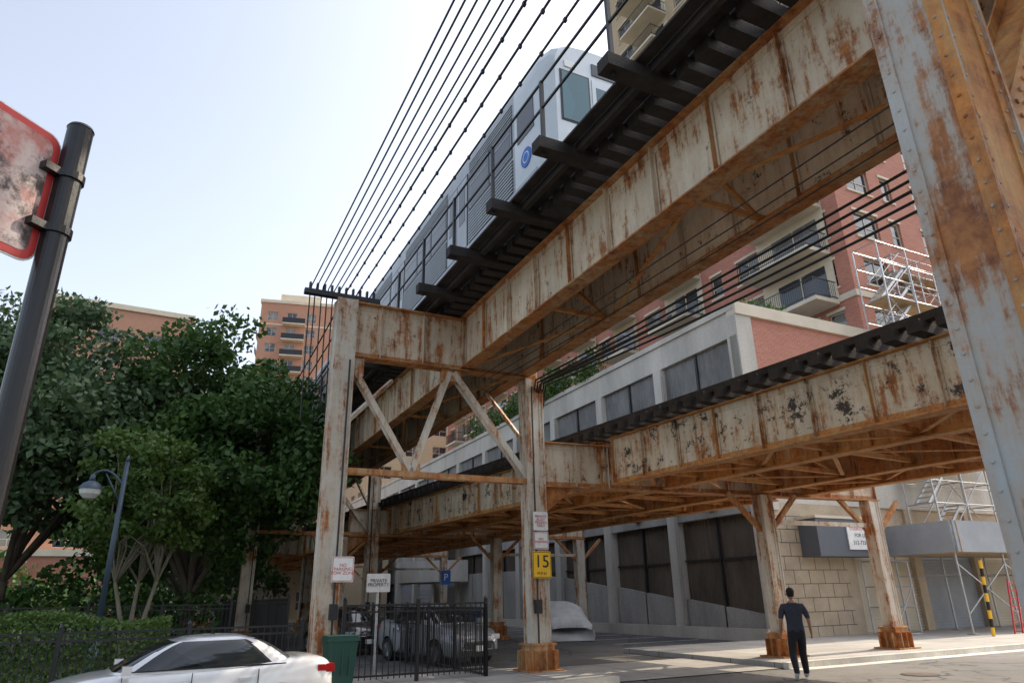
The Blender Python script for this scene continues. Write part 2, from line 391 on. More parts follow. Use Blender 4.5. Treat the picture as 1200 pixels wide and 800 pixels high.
# deck
mb=MB();s=-29.1;i=0
while s<72:
    w=.25+random.uniform(-.02,.02);nl=-.62-random.uniform(0,.05);nr=2.25+random.uniform(0,.05)
    if i%5==0:nl=-1.62-random.uniform(0,.1)
    F.box(mb,s-w/2,s+w/2,nl,nr,8.505,8.72-random.uniform(0,.01),3)
    s+=.40;i+=1
for n0 in(-1.24,-1.03,-.82,2.3,2.56):
    F.box(mb,-30,72,n0,n0+.19,8.725,8.765,3)
F.box(mb,-30,72,-.60,-.42,8.725,8.83,3);F.box(mb,-30,72,2.02,2.20,8.725,8.86,3)
F.box(mb,-30,72,-1.0,-.9,8.60,8.72,3);F.box(mb,-30,72,.62,.9,8.725,8.80,3)
for n in(.065,1.50):
    F.box(mb,-30,72,n-.035,n+.035,8.725,8.875,4);F.box(mb,-30,72,n-.07,n+.07,8.722,8.74,4)
s=-29.1
while s<72:
    F.box(mb,s-.03,s+.03,-1.58,-1.52,8.45,9.95,5)
    F.box(mb,s-.10,s+.10,2.3,2.8,8.51,8.72,3);F.box(mb,s-.03,s+.03,2.72,2.78,8.6,9.9,5)
    s+=2.0
for n in(-1.55,2.75):
    for z in(9.93,9.40):F.box(mb,-30,72,n-.018,n+.018,z-.018,z+.018,5)
mb.build('timber_deck_and_railing',mats,ev)
ps=[]
for k in range(6):
    n=-3.95+k*.14+random.uniform(-.02,.02);z=8.75+random.uniform(-.08,.08)
    p=sag(F.P(-26,n,z+.2),F.P(0,n,z),.12,20)
    p+=[F.P(.15,n,z-.2),F.P(.2,n+.02,z-1.5),F.P(.2,n+.05,5.5+random.random())]
    ps.append(p)
cables('overhead_cables',ps,.015,m_cable,ev)
ps=[];mb=MB()
for n in(-3.1,-2.83,-2.5):
    p=sag(F.P(-26,n,9.0),F.P(0,n,8.75),.1,20);ps.append(p+sag(F.P(0,n,8.75),F.P(15,n,8.7),.3))
    for a,b in zip(p,p[1:]):
        for t in(.25,.75):
            q=a.lerp(b,t);mb.box(q-ZU*.012,F.a,F.n,ZU,.05,.045,.055,0)
cables('messenger_cables',ps,.02,m_cable,ev)
F.box(mb,-.08,.08,-4.1,-2.3,8.5,8.62,0)
for k in range(10):F.box(mb,-.05,.05,-4.0+k*.17,-3.95+k*.17,8.62,8.80,0)
mb.build('cable_brackets',[m_dark],ev)
ps=[]
for k in range(6):
    n=1.95+.06*k;z=7.0-.05*(k%3)
    ps.append(sag(F.P(-24,n,z+.1),F.P(-.4,n-.15,z-.05),.15+.07*k,20)+[F.P(0,n,z-.4),F.P(.3,n,6.0),F.P(.3,n,5.0)])
cables('feeder_cables',ps,.022,m_cable,ev)
ps=[]
for k in range(3):
    n=.6+.25*k;ps.append(sag(F.P(-24,n,7.0),F.P(-.2,n-.3,6.9),.12+.06*k,20))
cables('signal_cables',ps,.010,m_cable,ev)
# ================================================================== LOWER VIADUCT
el=empty('elevated_railway_viaduct.001',G.P(0,0,0))
mb=MB()
gb=[-15.5,-.9,14.2,29.2,44]
ed=[-30]+gb+[62]
for i in range(len(ed)-1):
    s0,s1=ed[i],ed[i+1]
    for k,n in enumerate((0,1.75,4.8,6.6)):
        girder(mb,G.P(s0+.2,n,0),G.P(s1-.2,n,0),4.33,5.53,.32,1.1,(-1,) if (k==0 and s1<0) else 0,7 if k==0 else 1,2)
    q=max(2,int((s1-s0)/1.7));st=(s1-s0)/q
    for k in range(q):
        a=s0+.3+k*st;b=a+st
        for (n0,n1) in((0,1.75),(1.75,4.8),(4.8,6.6)):
            G.box(mb,a-.05,a+.05,n0+.04,n1-.04,4.44,4.54,2)
            mb.beam(G.P(a,n0+.05,4.5),G.P(a,n1-.05,5.35),.08,.06,2)
            mb.beam(G.P(a+.09,n1-.05,4.5),G.P(a+.09,n0+.05,5.35),.08,.06,2)
            p,r=(n0,n1) if k%2 else (n1,n0)
            mb.beam(G.P(a,p,4.42),G.P(b,r,4.42),.09,.02,2)
mb.build('main_girders',mats+[m_paint3],el)
mb=MB();s=-30
while s<62:
    G.box(mb,s-.11,s+.11,-.50-random.uniform(0,.09),7.1,5.54+random.uniform(0,.01),5.76-random.uniform(0,.015),3);s+=.46+random.uniform(-.015,.015)
for n in(-.35,3.0,3.5,6.7):G.box(mb,-30,62,n,n+.2,5.765,5.90,3)
for n in(.2,1.63,4.95,6.38):G.box(mb,-30,62,n-.035,n+.035,5.765,5.91,4)
mb.build('timber_deck_and_rails',mats,el)
mb=MB()
for k,off in enumerate((-14.6,0,15.1,30.1,45)):
    d=G.a*off
    Mp=F.P(0,MN,0)+d;C1=V((6.96,19.6,0))+d;C2=V((10.9,21.5,0))+d
    dr=(C2-Mp).normalized()
    girder(mb,Mp+dr*.24,C2+dr*.3,4.28,5.42,.36,.9,(1,) if k<2 else 0,0,1)
    for P_ in((C1,C2) if k==1 else (Mp,C1,C2)):
        f=Fr((P_.x,P_.y),(F.a.x,F.a.y));column(mb,f,0,0,.12,4.27,.36,.40,7,1,riv=k<3)
        for sg in(-1,1):
            mb.beam(P_+ZU*3.3+dr*.15*sg,P_+ZU*4.3+dr*1.2*sg,.12,.12,1)
    mb.beam(C1+ZU*3.55,C2+ZU*3.55,.1,.12,7)
    mb.poly([Mp+ZU*4.27+dr*.25,Mp+ZU*4.27+dr*1.1,Mp+ZU*3.6+dr*.25],1)
mb.build('bents_and_columns',mats+[m_col],el)
# ================================================================== TRAIN
et=empty('elevated_train',F.P(-5.6,.78,8.9))
def section(hw,z0,zt):
    pts=[(-hw,z0),(-hw,zt-.62),(-hw*.985,zt-.42),(-hw*.92,zt-.22),(-hw*.74,zt-.07),(-hw*.4,zt-.01),(0,zt)]
    return pts+[(-a,b) for a,b in reversed(pts[:-1])]
RT=8.875
TC=.70
for ci,(s0,s1) in enumerate(((-5.9,8.7),(9.3,23.9))):
    mb=MB();c=TC
    secs=[(s0,1.22,-.10,0),(s0+.12,1.32,-.04,0),(s0+.45,1.40,0,0),(s0+1.5,1.40,0,0),(s1-.3,1.40,0,0),(s1,1.34,-.05,0)]
    rings=[]
    for (s,hw,dz,_) in secs:
        rings.append([F.P(s,c+a,z) for a,z in section(hw,RT+.62,RT+3.62+dz)])
    for ri,(r0,r1) in enumerate(zip(rings,rings[1:])):
        for j in range(len(r0)-1):mb.poly([r0[j],r1[j],r1[j+1],r0[j+1]],1 if ri<3 else 0)
        mb.poly([r0[-1],r1[-1],r1[0],r0[0]],3)
    mb.poly(rings[0],1);mb.poly(list(reversed(rings[-1])),1)
    for sg in(-1,1):
        n=c+sg*1.40
        o=lambda d:n+sg*d
        F.box(mb,s0+.55,s1-.35,n,o(.012),RT+.64,RT+.72,0)
        segs=[(s0+1.6,s0+4.0),(s0+5.5,s0+9.1),(s0+10.6,s1-1.0)]
        for a,b in segs:
            for q in range(10):F.box(mb,a,b,n,o(.03),RT+.75+q*.085,RT+.79+q*.085,2)
            for q in range(4):F.box(mb,a,b,n,o(.02),RT+2.72+q*.08,RT+2.755+q*.08,2)
            F.box(mb,a,b,n,o(.006),RT+1.62,RT+2.66,3)
            k=max(1,round((b-a)/1.25));w=(b-a)/k
            for q in range(k):
                F.box(mb,a+q*w+.05,a+(q+1)*w-.05,n,o(.012),RT+1.68,RT+2.60,0)
                F.box(mb,a+q*w+.09,a+(q+1)*w-.09,n,o(.018),RT+1.72,RT+2.56,4)
                F.box(mb,a+q*w+.09,a+(q+1)*w-.09,n,o(.024),RT+2.28,RT+2.31,0)
        for a in(s0+4.1,s0+9.2):
            for q in(0,1):
                F.box(mb,a+q*.66+.02,a+q*.66+.64,n,o(.018),RT+.74,RT+2.72,0)
                F.box(mb,a+q*.66+.14,a+q*.66+.52,n,o(.024),RT+1.5,RT+2.55,4)
            F.box(mb,a-.03,a+1.36,n,o(.012),RT+.72,RT+2.76,3)
        F.box(mb,s0+.62,s0+1.35,n,o(.014),RT+1.75,RT+2.55,4)
        mb.cyl(F.P(s0+.98,n,RT+1.22),F.P(s0+.98,o(.018),RT+1.22),.22,.22,24,5)
        mb.cyl(F.P(s0+.98,n,RT+1.22),F.P(s0+.98,o(.022),RT+1.22),.13,.13,20,1)
        mb.cyl(F.P(s0+.98,n,RT+1.22),F.P(s0+.98,o(.026),RT+1.22),.10,.10,20,5)
    def fb(n0,n1,z0,z1,d,m):F.box(mb,s0-d,s0+.02,c+n0,c+n1,z0,z1,m)
    fb(-1.12,-.42,RT+1.55,RT+2.80,.012,3);fb(-1.08,-.46,RT+1.59,RT+2.76,.02,7)
    fb(.42,1.12,RT+1.55,RT+2.80,.012,3);fb(.46,1.08,RT+1.59,RT+2.76,.02,7)
    fb(-.36,.36,RT+.7,RT+2.78,.015,1);fb(-.26,.26,RT+1.75,RT+2.6,.022,7)
    fb(-.34,.34,RT+2.9,RT+3.2,.02,4);fb(-1.0,-.75,RT+2.9,RT+3.06,.02,6);fb(.75,1.0,RT+2.9,RT+3.06,.02,6)
    fb(-.95,-.6,RT+1.1,RT+1.28,.03,6);fb(.6,.95,RT+1.1,RT+1.28,.03,6);fb(-1.15,1.15,RT+.62,RT+.95,.04,3)
    F.box(mb,s0-.5,s0-.03,c-.15,c+.15,RT+.45,RT+.65,3)
    F.box(mb,s0+.6,s1-.6,c-1.1,c+1.1,RT+.42,RT+.62,3)
    for q in(s0+2.4,s1-2.4):
        for dd in(-.95,.95):
            for w in(-.72,.72):
                mb.cyl(F.P(q+dd,c+w-.06,RT+.36),F.P(q+dd,c+w+.06,RT+.36),.36,.36,18,3)
            mb.cyl(F.P(q+dd,c-.72,RT+.36),F.P(q+dd,c+.72,RT+.36),.07,.07,8,3)
        for w in(-.95,.95):F.box(mb,q-1.4,q+1.4,c+w-.08,c+w+.08,RT+.25,RT+.5,3)
    for q in range(5):F.box(mb,s0+2+q*2.4,s0+3.2+q*2.4,c-.5,c+.5,RT+3.55,RT+3.82,0)
    mb.build('rail_car',[m_steel,m_steelw,m_rib,m_dark,m_cglass,m_blue,m_signw,m_tglass],et)
# ================================================================== GROUND
def sheet(name,pts,mat,z):
    m=MB();m.poly([V((p[0],p[1],z)) for p in pts]);return m.build(name,[mat])
sheet('ground',[(-900,-900),(900,-900),(900,900),(-900,900)],m_asph,0)
sheet('road',[F.P(-22,-300,0),F.P(-22,300,0),F.P(-2.2,300,0),F.P(-2.2,-300,0)],m_asph,.004)
mb=MB()
def slab(mb,s0,s1,n0,n1,z=.13,m=0):F.box(mb,s0,s1,n0,n1,-.05,z,m)
slab(mb,-1.98,4.6,7.4,120);slab(mb,-2.15,-1.982,7.4,120,.145,1)
slab(mb,-2.55,-2.152,7.4,120,.012,1)
mb.build('sidewalk',[m_side,m_concl])
mb=MB();slab(mb,-1.98,1.0,-80,1.0);slab(mb,-2.15,-1.982,-80,2.6,.145,1);slab(mb,-1.98,.9,1.002,2.6,.135)
slab(mb,-2.55,-2.152,-80,2.6,.012,1)
mb.build('sidewalk.001',[m_side,m_concl])
sheet('driveway_apron',[F.P(-1.98,2.6,0),F.P(1.6,2.6,0),F.P(1.6,7.4,0),F.P(-1.98,7.4,0)],m_side,.02)
mb=MB();slab(mb,1.0,90,-80,-2.3,.10);mb.build('park_ground',[m_grass])
m_wl=M('worn_white_line',(.5,.5,.48),.8,0,.3,6,0)
mb=MB()
for k in range(14):F.box(mb,8+k*2.7,8.1+k*2.7,9.4,13.4,.004,.010,0)
mb.build('parking_stall_markings',[m_wl])
mb=MB();c=F.P(-4.6,8.6,0);mb.cyl(c+ZU*.0,c+ZU*.012,.38,.38,28,0);mb.cyl(c,c+ZU*.016,.32,.32,28,1);mb.build('manhole_cover',[m_dark,m_rail])
# ================================================================== FACADES
def facade(mb,org,du,width,z0,z1,cols,rows,mw=0,mg=1,mf=2,rec=.18,mull=True,sill=True):
    org=V(org);du=V(du).normalized();nr=du.cross(ZU)
    xs=sorted({0,width,*[x for c in cols for x in c]});zs=sorted({z0,z1,*[z for r in rows for z in r]})
    P=lambda x,z,d=0:V((org.x,org.y,0))+du*x+ZU*z+nr*d
    cs=set(cols);rs=set(rows)
    for i in range(len(xs)-1):
        xo=(xs[i],xs[i+1]) in cs
        if not xo:
            mb.poly([P(xs[i],z0),P(xs[i+1],z0),P(xs[i+1],z1),P(xs[i],z1)],mw);continue
        for j in range(len(zs)-1):
            a,b,c,d=xs[i],xs[i+1],zs[j],zs[j+1]
            if (c,d) in rs:
                mb.poly([P(a,c),P(a,c,-rec),P(a,d,-rec),P(a,d)],mw);mb.poly([P(b,c),P(b,d),P(b,d,-rec),P(b,c,-rec)],mw)
                mb.poly([P(a,d),P(a,d,-rec),P(b,d,-rec),P(b,d)],mw);mb.poly([P(a,c),P(b,c),P(b,c,-rec),P(a,c,-rec)],mf)
                mb.poly([P(a,c,-rec),P(b,c,-rec),P(b,d,-rec),P(a,d,-rec)],mg)
                t=.05
                for (x0,x1,y0,y1) in((a,b,c,c+t),(a,b,d-t,d),(a,a+t,c+t,d-t),(b-t,b,c+t,d-t)):
                    mb.box(P((x0+x1)/2,(y0+y1)/2,-rec+.025),du,-nr,ZU,x1-x0,.045,y1-y0,mf)
                if mull:
                    k=max(1,round((b-a)/1.0))
                    for q in range(1,k):mb.box(P(a+(b-a)*q/k,(c+d)/2,-rec+.02),du,-nr,ZU,.05,.035,d-c-2*t,mf)
                    mb.box(P((a+b)/2,c+(d-c)*.45,-rec+.018),du,-nr,ZU,b-a-2*t,.03,.05,mf)
                if sill:
                    mb.box(P((a+b)/2,c-.06,.03),du,-nr,ZU,b-a+.2,.1,.12,mf);mb.box(P((a+b)/2,d+.09,.012),du,-nr,ZU,b-a+.2,.06,.16,mf)
            else:
                mb.poly([P(a,c),P(b,c),P(b,d),P(a,d)],mw)
def balcony(mb,f,s0,s1,n0,n1,z,ms=2,mr=3):
    f.box(mb,s0,s1,n0,n1,z-.22,z,ms)
    for zz in(z+.15,z+1.08):
        f.box(mb,s0,s1,n0+.03,n0+.07,zz-.02,zz+.02,mr)
        for s in(s0+.05,s1-.05):f.box(mb,s-.02,s+.02,n0+.07,n1,zz-.02,zz+.02,mr)
    k=int((s1-s0)/.14)
    for i in range(k+1):
        s=s0+.03+i*(s1-s0-.06)/k;f.box(mb,s-.009,s+.009,n0+.035,n0+.06,z,z+1.06,mr)
    k=int((n1-n0)/.14)
    for i in range(1,k):
        n=n0+i*.14
        for s in(s0+.05,s1-.05):f.box(mb,s-.009,s+.009,n-.009,n+.009,z,z+1.06,mr)
    if random.random()<.5:
        q=random.uniform(s0+.5,s1-.9);f.box(mb,q,q+.5,n0+.5,n0+1.0,z,z+.45,mr);f.box(mb,q,q+.5,n0+.95,n0+1.0,z+.45,z+.9,mr)
eg=empty('parking_garage',F.P(4.6,14.3,0))
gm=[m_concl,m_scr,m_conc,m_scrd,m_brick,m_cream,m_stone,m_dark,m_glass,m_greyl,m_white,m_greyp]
mb=MB()
K0,K1=4.6,75
F.box(mb,K0+.4,K1,14.75,50,0,13.0,2)
F.box(mb,K0,K1,14.3,14.75,11.95,13.4,0)
F.box(mb,K0,K1,14.2,14.3,13.1,13.3,0)
F.box(mb,K0,K1,14.3,14.75,7.3,8.75,0)
F.box(mb,K0,K1,14.3,14.75,4.7,7.3,2)
s=K0
i=0
while s<K1-5:
    F.box(mb,s,s+.55,14.22,14.75,0,11.95,0)
    a,b=s+.55,s+5.2
    for q in range(2):
        x0=a+q*(b-a)/2+.05;x1=a+(q+1)*(b-a)/2-.05
        F.box(mb,x0,x1,14.5,14.6,8.75,11.95,1)
    F.box(mb,(a+b)/2-.06,(a+b)/2+.06,14.4,14.52,8.75,11.95,7)
    za=.9+.115*(s-K0);zb=za+.115*5.2;za=min(za,3.4);zb=min(zb,3.4)
    if i<6:
        for q in range(2):
            x0=a+q*(b-a)/2;x1=a+(q+1)*(b-a)/2-.08
            y0=za+(zb-za)*q/2;y1=za+(zb-za)*(q+1)/2
            P=lambda s_,n_,z_:F.P(s_,n_,z_)
            mb.poly([P(x1,14.42,0),P(x0,14.42,0),P(x0,14.42,y0),P(x1,14.42,y1)],2)
            mb.poly([P(x1,14.42,y1),P(x0,14.42,y0),P(x0,14.7,y0),P(x1,14.7,y1)],2)
            mb.poly([P(x1,14.62,y1),P(x0,14.62,y0),P(x0,14.62,4.7),P(x1,14.62,4.7)],3)
            F.box(mb,x0-.03,x0+.05,14.5,14.6,y0,4.7,7)
            F.box(mb,x0,x1,14.52,14.58,3.0+.02*q,3.06+.02*q,7)
    else:
        F.box(mb,a,b,14.45,14.7,3.2,4.7,0);F.box(mb,a+.4,b-.4,14.62,14.7,0,3.0,9)
        for q in range(9):F.box(mb,a+.4,b-.4,14.58,14.62,.3*q+.02,.3*q+.06,2)
    s+=5.2;i+=1
F.box(mb,K0+.2,K0+26,13.9,14.05,.004,.45,0)
for s in(9.6,20.0,25.2):mb.cyl(F.P(s,14.15,.2),F.P(s,14.15,11.5),.05,.05,8,2)
for s in(7.4,12.6,17.8,23.0):F.box(mb,s-.2,s+.2,14.1,14.3,5.0,5.25,7)
for k in range(20):
    t0=math.pi*k/20;t1=math.pi*(k+1)/20
    def q(t,r,z):return F.P(38-r*math.cos(t),14.3-r*math.sin(t),z)
    for z0,z1,m in((2.9,4.4,0),(6.2,7.6,0)):
        mb.poly([q(t0,4,z0),q(t1,4,z0),q(t1,4,z1),q(t0,4,z1)],m);mb.poly([q(t0,3.75,z1),q(t1,3.75,z1),q(t1,3.75,z0),q(t0,3.75,z0)],m)
        mb.poly([q(t0,4,z1),q(t1,4,z1),q(t1,3.75,z1),q(t0,3.75,z1)],m)
        mb.poly([q(t0,4,z0),q(t1,4,z0),q(t1,0,z0),q(t0,0,z0)],2)
so=K0
F.box(mb,so-.15,so+.4,14.22,28,12.85,13.4,5)
F.box(mb,so-.002,so+.4,14.8,28,9.7,12.85,4)
F.box(mb,so-.08,so+.4,14.22,15.1,4.7,12.85,0)
F.box(mb,so-.05,so+.4,15.1,28,9.2,9.7,5)
F.box(mb,so,so+.4,15.1,50,5.0,9.2,0)
F.box(mb,so-.06,so+.4,28,50,9.2,10.2,0)
for k in range(7):F.box(mb,so+.02,so+.42,28+k*3.1,28.35+k*3.1,10.2,13,0)
F.box(mb,so-.02,so+.4,14.3,18.4,0,5.0,6)
for k in range(9):
    F.box(mb,so-.028,so-.02,14.3,18.4,.5*k+.48,.5*k+.50,7)
    for q in range(5):F.box(mb,so-.027,so-.02,14.6+q*.8+(k%2)*.4,14.615+q*.8+(k%2)*.4,.5*k,.5*k+.48,7)
for k,(a,b) in enumerate(((18.4,18.9),(22.6,23.1),(26.8,27.3),(31,31.5),(35.2,35.7),(39.4,39.9))):
    F.box(mb,so-.02,so+.5,a,b,0,5.0,6)
    F.box(mb,so+.2,so+.3,b,b+3.7,0,3.2,9 if k%2 else 5);F.box(mb,so+.1,so+.4,b,b+3.7,3.2,5.0,6)
    for q in range(26):F.box(mb,so+.15,so+.2,b,b+3.7,.12*q+.05,.12*q+.10,9 if k%2 else 5)
F.box(mb,so-.9,so-.03,16.0,19.6,2.95,4.35,11);F.box(mb,so-.95,so-.02,15.95,19.65,4.35,4.45,5)
mb.build('garage_walls_and_screens',gm,eg)
es=empty('leasing_sign',F.P(so-1,18,3.7))
mb=MB();F.box(mb,so-.95,so-.905,17.6,19.3,3.2,4.2,0);mb.build('sign_panel',[m_signw],es)
text('STUDIOS & 1 BEDS',F.P(so-.955,18.45,3.98),F.n,ZU,.17,m_red,es);text('312-733-5493',F.P(so-.955,18.45,3.45),F.n,ZU,.22,m_blk,es)
text('FOR LEASE',F.P(so-.955,18.45,3.73),F.n,ZU,.2,m_blk,es)
# ---- brick tower
eb=empty('brick_apartment_tower',F.P(6.1,24.8,0))
bm=[m_brick,m_glass,m_cream,m_blk,m_tan,m_concl]
mb=MB()
def rows(z0,z1):
    r=[];z=z0
    while z+2.6<z1:r.append((round(z+.8,3),round(z+2.4,3)));z+=3.0
    return tuple(r)
T0,T1,T2=6.1,25.,66.
du=-F.a
R1=rows(13.4,36.0);R2=rows(36,62)
cw=[(1.2,3.0),(4.2,5.4),(11.0,12.8),(17.0,18.0)]
facade(mb,F.P(T1,24.8,0),du,T1-T0,13,36,cw+[(6.6,7.6),(8.6,9.6),(13.4,14.2),(14.8,16.4)],R1)
facade(mb,F.P(T1,24.8,0),du,T1-T0,36,62,cw+[(6.6,7.6),(8.6,9.6),(13.4,14.2),(14.8,16.4)],R2,mw=4)
facade(mb,F.P(T0,24.8,0),F.n,22,13,36,[(1.2,3.2),(4.3,5.2),(7.2,9.2),(10.6,12.6),(14,16),(17.4,19.4)],R1)
facade(mb,F.P(T0,24.8,0),F.n,22,36,62,[(1.2,3.2),(4.3,5.2),(7.2,9.2),(10.6,12.6),(14,16),(17.4,19.4)],R2,mw=4)
F.box(mb,T0+.5,T1,25.3,46.8,13,61.9,0)
F.box(mb,T0-.3,T1+.3,24.5,47,62,62.8,2)
facade(mb,F.P(T1,46.8,0),-F.n,22,26,62,[(2,4),(7,9),(12,14),(17,19)],rows(26,62),mw=4)
z=13.4
while z<61:
    bs_=[(T0+1.0,T0+6.0)] if z>15 else []
    bs_+=[(T0+11.2,T0+15.2)] if z<60 else []
    for a,b in bs_:
        F.box(mb,a,b,24.74,24.805,z,z+2.95,2)
        F.box(mb,a+.5,b-1.2,24.70,24.74,z+.05,z+2.3,1);F.box(mb,(a+b)/2-.4,(a+b)/2-.32,24.66,24.70,z+.05,z+2.3,2)
        if z>14:balcony(mb,F,a,b,22.9,24.74,z,2,3)
    z+=3.0
for z in(16.3,35.8):
    F.box(mb,T0-.08,T1,24.72,24.80,z,z+.35,2);F.box(mb,T0-.08,T0,24.80,46.8,z,z+.35,2)
RW=rows(13.4,28)
W=T2-T1
cols=[]
for q in range(7):
    x=1.0+q*5.8;cols+=[(round(x,3),round(x+1.5,3))]
facade(mb,F.P(T2,24.8,0),du,W,13,28,cols,RW)
F.box(mb,T1,T2,25.3,44,13,27.9,0);F.box(mb,T1,T2+.3,24.5,44,28,28.6,2)
z=13.4
while z<27:
    for q in range(7):
        b=T2-(1.0+q*5.8)-2.2;a=b-3.1
        F.box(mb,a,b,24.74,24.805,z,z+2.95,2 if q%2 else 4)
        F.box(mb,a+.4,b-.4,24.70,24.74,z+.05,z+2.3,1)
        balcony(mb,F,a,b,23.3,24.74,z,2,3)
    z+=3.0
mb.build('walls_windows_balconies',bm,eb)
def strip(name,s0,s1,n,z,w,h,num,mat,size=.13):
    k=rng.uniform(0,1,size=(num,3));cen=rng.uniform(s0,s1,size=max(3,int((s1-s0)*.9)))
    s=rng.choice(cen,num)+rng.normal(size=num)*.5
    hh=h*(0.5+.5*np.sin(s*1.3)**2)
    pts=np.array([F.P(s[i],n+(k[i,1]-.5)*w+rng.normal()*.1,z+k[i,2]*hh[i]) for i in range(num)])
    return leafmesh(name,pts,size,mat)
strip('terrace_planting',15,34,14.6,13.3,1.4,2.0,6500,m_leaf3,.22)
strip('terrace_planting.001',6,8.5,17.5,13.3,3,1.3,1500,m_leaf3,.18)
def block(name,f,s0,s1,n0,n1,z1,mw,cw=2.0,gap=3.2,z0=0,bal=False,pent=True):
    e=empty(name,f.P((s0+s1)/2,(n0+n1)/2,0));mb=MB();r=[]
    z=z0+1
    while z+2.2<z1:r.append((round(z,3),round(z+1.6,3)));z+=3.1
    def cols(w):
        c=[];x=1.3
        while x+cw<w-.8:c.append((round(x,3),round(x+cw,3)));x+=cw+gap-1.4
        return c
    ws=s1-s0;wn=n1-n0
    facade(mb,f.P(s1,n0,0),-f.a,ws,0,z1,cols(ws),r,sill=False)
    facade(mb,f.P(s0,n0,0),f.n,wn,0,z1,cols(wn),r,sill=False)
    facade(mb,f.P(s0,n1,0),f.a,ws,0,z1,cols(ws),r,sill=False)
    facade(mb,f.P(s1,n1,0),-f.n,wn,0,z1,cols(wn),r,sill=False)
    f.box(mb,s0-.2,s1+.2,n0-.2,n1+.2,z1,z1+.6,2)
    if pent:f.box(mb,s0+3,s1-3,n0+3,n1-3,z1+.6,z1+3.2,2)
    for z in r[::4]:f.box(mb,s0-.06,s1+.06,n0-.06,n1+.06,z[0]-1,z[0]-.7,2)
    if bal:
        for z in r:
            a=s0+(s1-s0)*.35
            f.box(mb,a,a+4,n0-1.3,n0-.01,z[0]-1,z[0]-.8,2);f.box(mb,a,a+4,n0-1.3,n0-1.25,z[0]-.8,z[0]+.2,3)
            b=n0+(n1-n0)*.3
            f.box(mb,s0-1.3,s0-.01,b,b+4,z[0]-1,z[0]-.8,2);f.box(mb,s0-1.3,s0-1.25,b,b+4,z[0]-.8,z[0]+.2,3)
    mb.build('walls_windows_roof',[mw,m_glass,m_cream,m_blk],e);return e
block('tan_apartment_building',F,72,100,16,40,30,m_tan)
f2=Fr((-41,117),(-.25,.97));block('brick_apartment_tower',f2,0,20,-5.5,8.0,54,m_pink,1.8,3.0,bal=True)
f3=Fr((-45,70),(-.5,.87));block('brown_apartment_building',f3,0,14,-7,8.5,33,m_pink,2.2,4.0,pent=False)
f4=Fr((-58,60),(-.447,.8945));block('low_brick_building',f4,0,12,0,26,6.2,m_brick,1.5,4.0,pent=False)
block('low_service_building',F,52,60,-1,13.5,6,m_tan,3.2,3.0,pent=False)
# ---- sidewalk shed + scaffolding on the right
ec=empty('sidewalk_shed',F.P(2.5,30,0));mb=MB()
F.box(mb,so-3.2,so-.1,20.5,48,3.0,3.2,1);F.box(mb,so-3.3,so-3.22,20.5,48,3.0,4.15,0);F.box(mb,so-3.2,so-.1,20.42,20.5,3.0,4.15,0)
for k in range(10):
    n=20.7+k*3
    F.box(mb,so-3.33,so-3.305,n-.02,n+.02,3.0,4.15,1)
    for s in(so-3.0,so-.5):
        mb.cyl(F.P(s,n,.13),F.P(s,n,3.0),.04,.04,8,2);F.box(mb,s-.15,s+.15,n-.15,n+.15,.13,.16,3)
    mb.beam(F.P(so-3.0,n,.8),F.P(so-3.0,n+3,2.6),.035,.035,2);mb.beam(F.P(so-3.0,n+3,.8),F.P(so-3.0,n,2.6),.035,.035,2)
    mb.beam(F.P(so-3.0,n,2.2),F.P(so-.5,n,2.2),.035,.035,2)
mb.build('shed_frame_and_fascia',[m_greyl,m_wood,m_galv,m_conc],ec)
def scaffold(name,f,s0,n0,bays,z0,levels,bw=2.1,d=1.3,lh=1.9,stairs=True):
    e=empty(name,f.P(s0,n0,z0));mb=MB()
    for i in range(bays+1):
        n=n0+i*bw
        for s in(s0,s0+d):mb.cyl(f.P(s,n,z0),f.P(s,n,z0+levels*lh+.9),.035,.035,6,0)
        for k in range(levels+1):
            mb.cyl(f.P(s0,n,z0+k*lh),f.P(s0+d,n,z0+k*lh),.03,.03,6,0)
            mb.cyl(f.P(s0,n,z0+k*lh+.95),f.P(s0+d,n,z0+k*lh+.95),.025,.025,6,0)
    for k in range(levels+1):
        z=z0+k*lh
        for s in(s0,s0+d):
            for h in(0,.95):mb.cyl(f.P(s,n0,z+h),f.P(s,n0+bays*bw,z+h),.025,.025,6,0)
        if k%2==0 and k:f.box(mb,s0+.05,s0+d-.05,n0,n0+bays*bw,z,z+.05,1)
        if k<levels:
            for i in range(bays):
                a,b=n0+i*bw,n0+(i+1)*bw
                if (i+k)%2:a,b=b,a
                mb.cyl(f.P(s0,a,z),f.P(s0,b,z+lh),.025,.025,6,0)
                if i==0 and stairs:
                    for st in range(8):
                        q=st/8;f.box(mb,s0+.3,s0+.9,n0+bw*q,n0+bw*q+.22,z+lh*q+.05,z+lh*q+.08,0)
                    for ss in(s0+.3,s0+.9):
                        mb.beam(f.P(ss,n0,z),f.P(ss,n0+bw,z+lh),.04,.12,0);mb.beam(f.P(ss,n0,z+.9),f.P(ss,n0+bw,z+lh+.9),.035,.035,0)
    mb.build('tubes_and_platforms',[m_galv,m_wood],e);return e
scaffold('scaffolding',F,so-1.6,22.5,3,3.2,7)
scaffold('scaffolding',F,so+.6,27,3,10.2,4)
scaffold('scaffolding',F,so-1.2,18.9,1,.13,1,1.5,.9,1.7,False)
e=empty('for_rent_sign',F.P(so-3.4,25,3.6));mb=MB();F.box(mb,so-3.38,so-3.34,24.6,25.7,3.15,4.1,0);mb.build('panel',[m_signw],e)
text('FOR RENT\n733-5493',F.P(so-3.385,25.15,3.62),F.n,ZU,.2,m_red,e)
e=empty('striped_bollard_pole',F.P(.6,20.2,0));mb=MB()
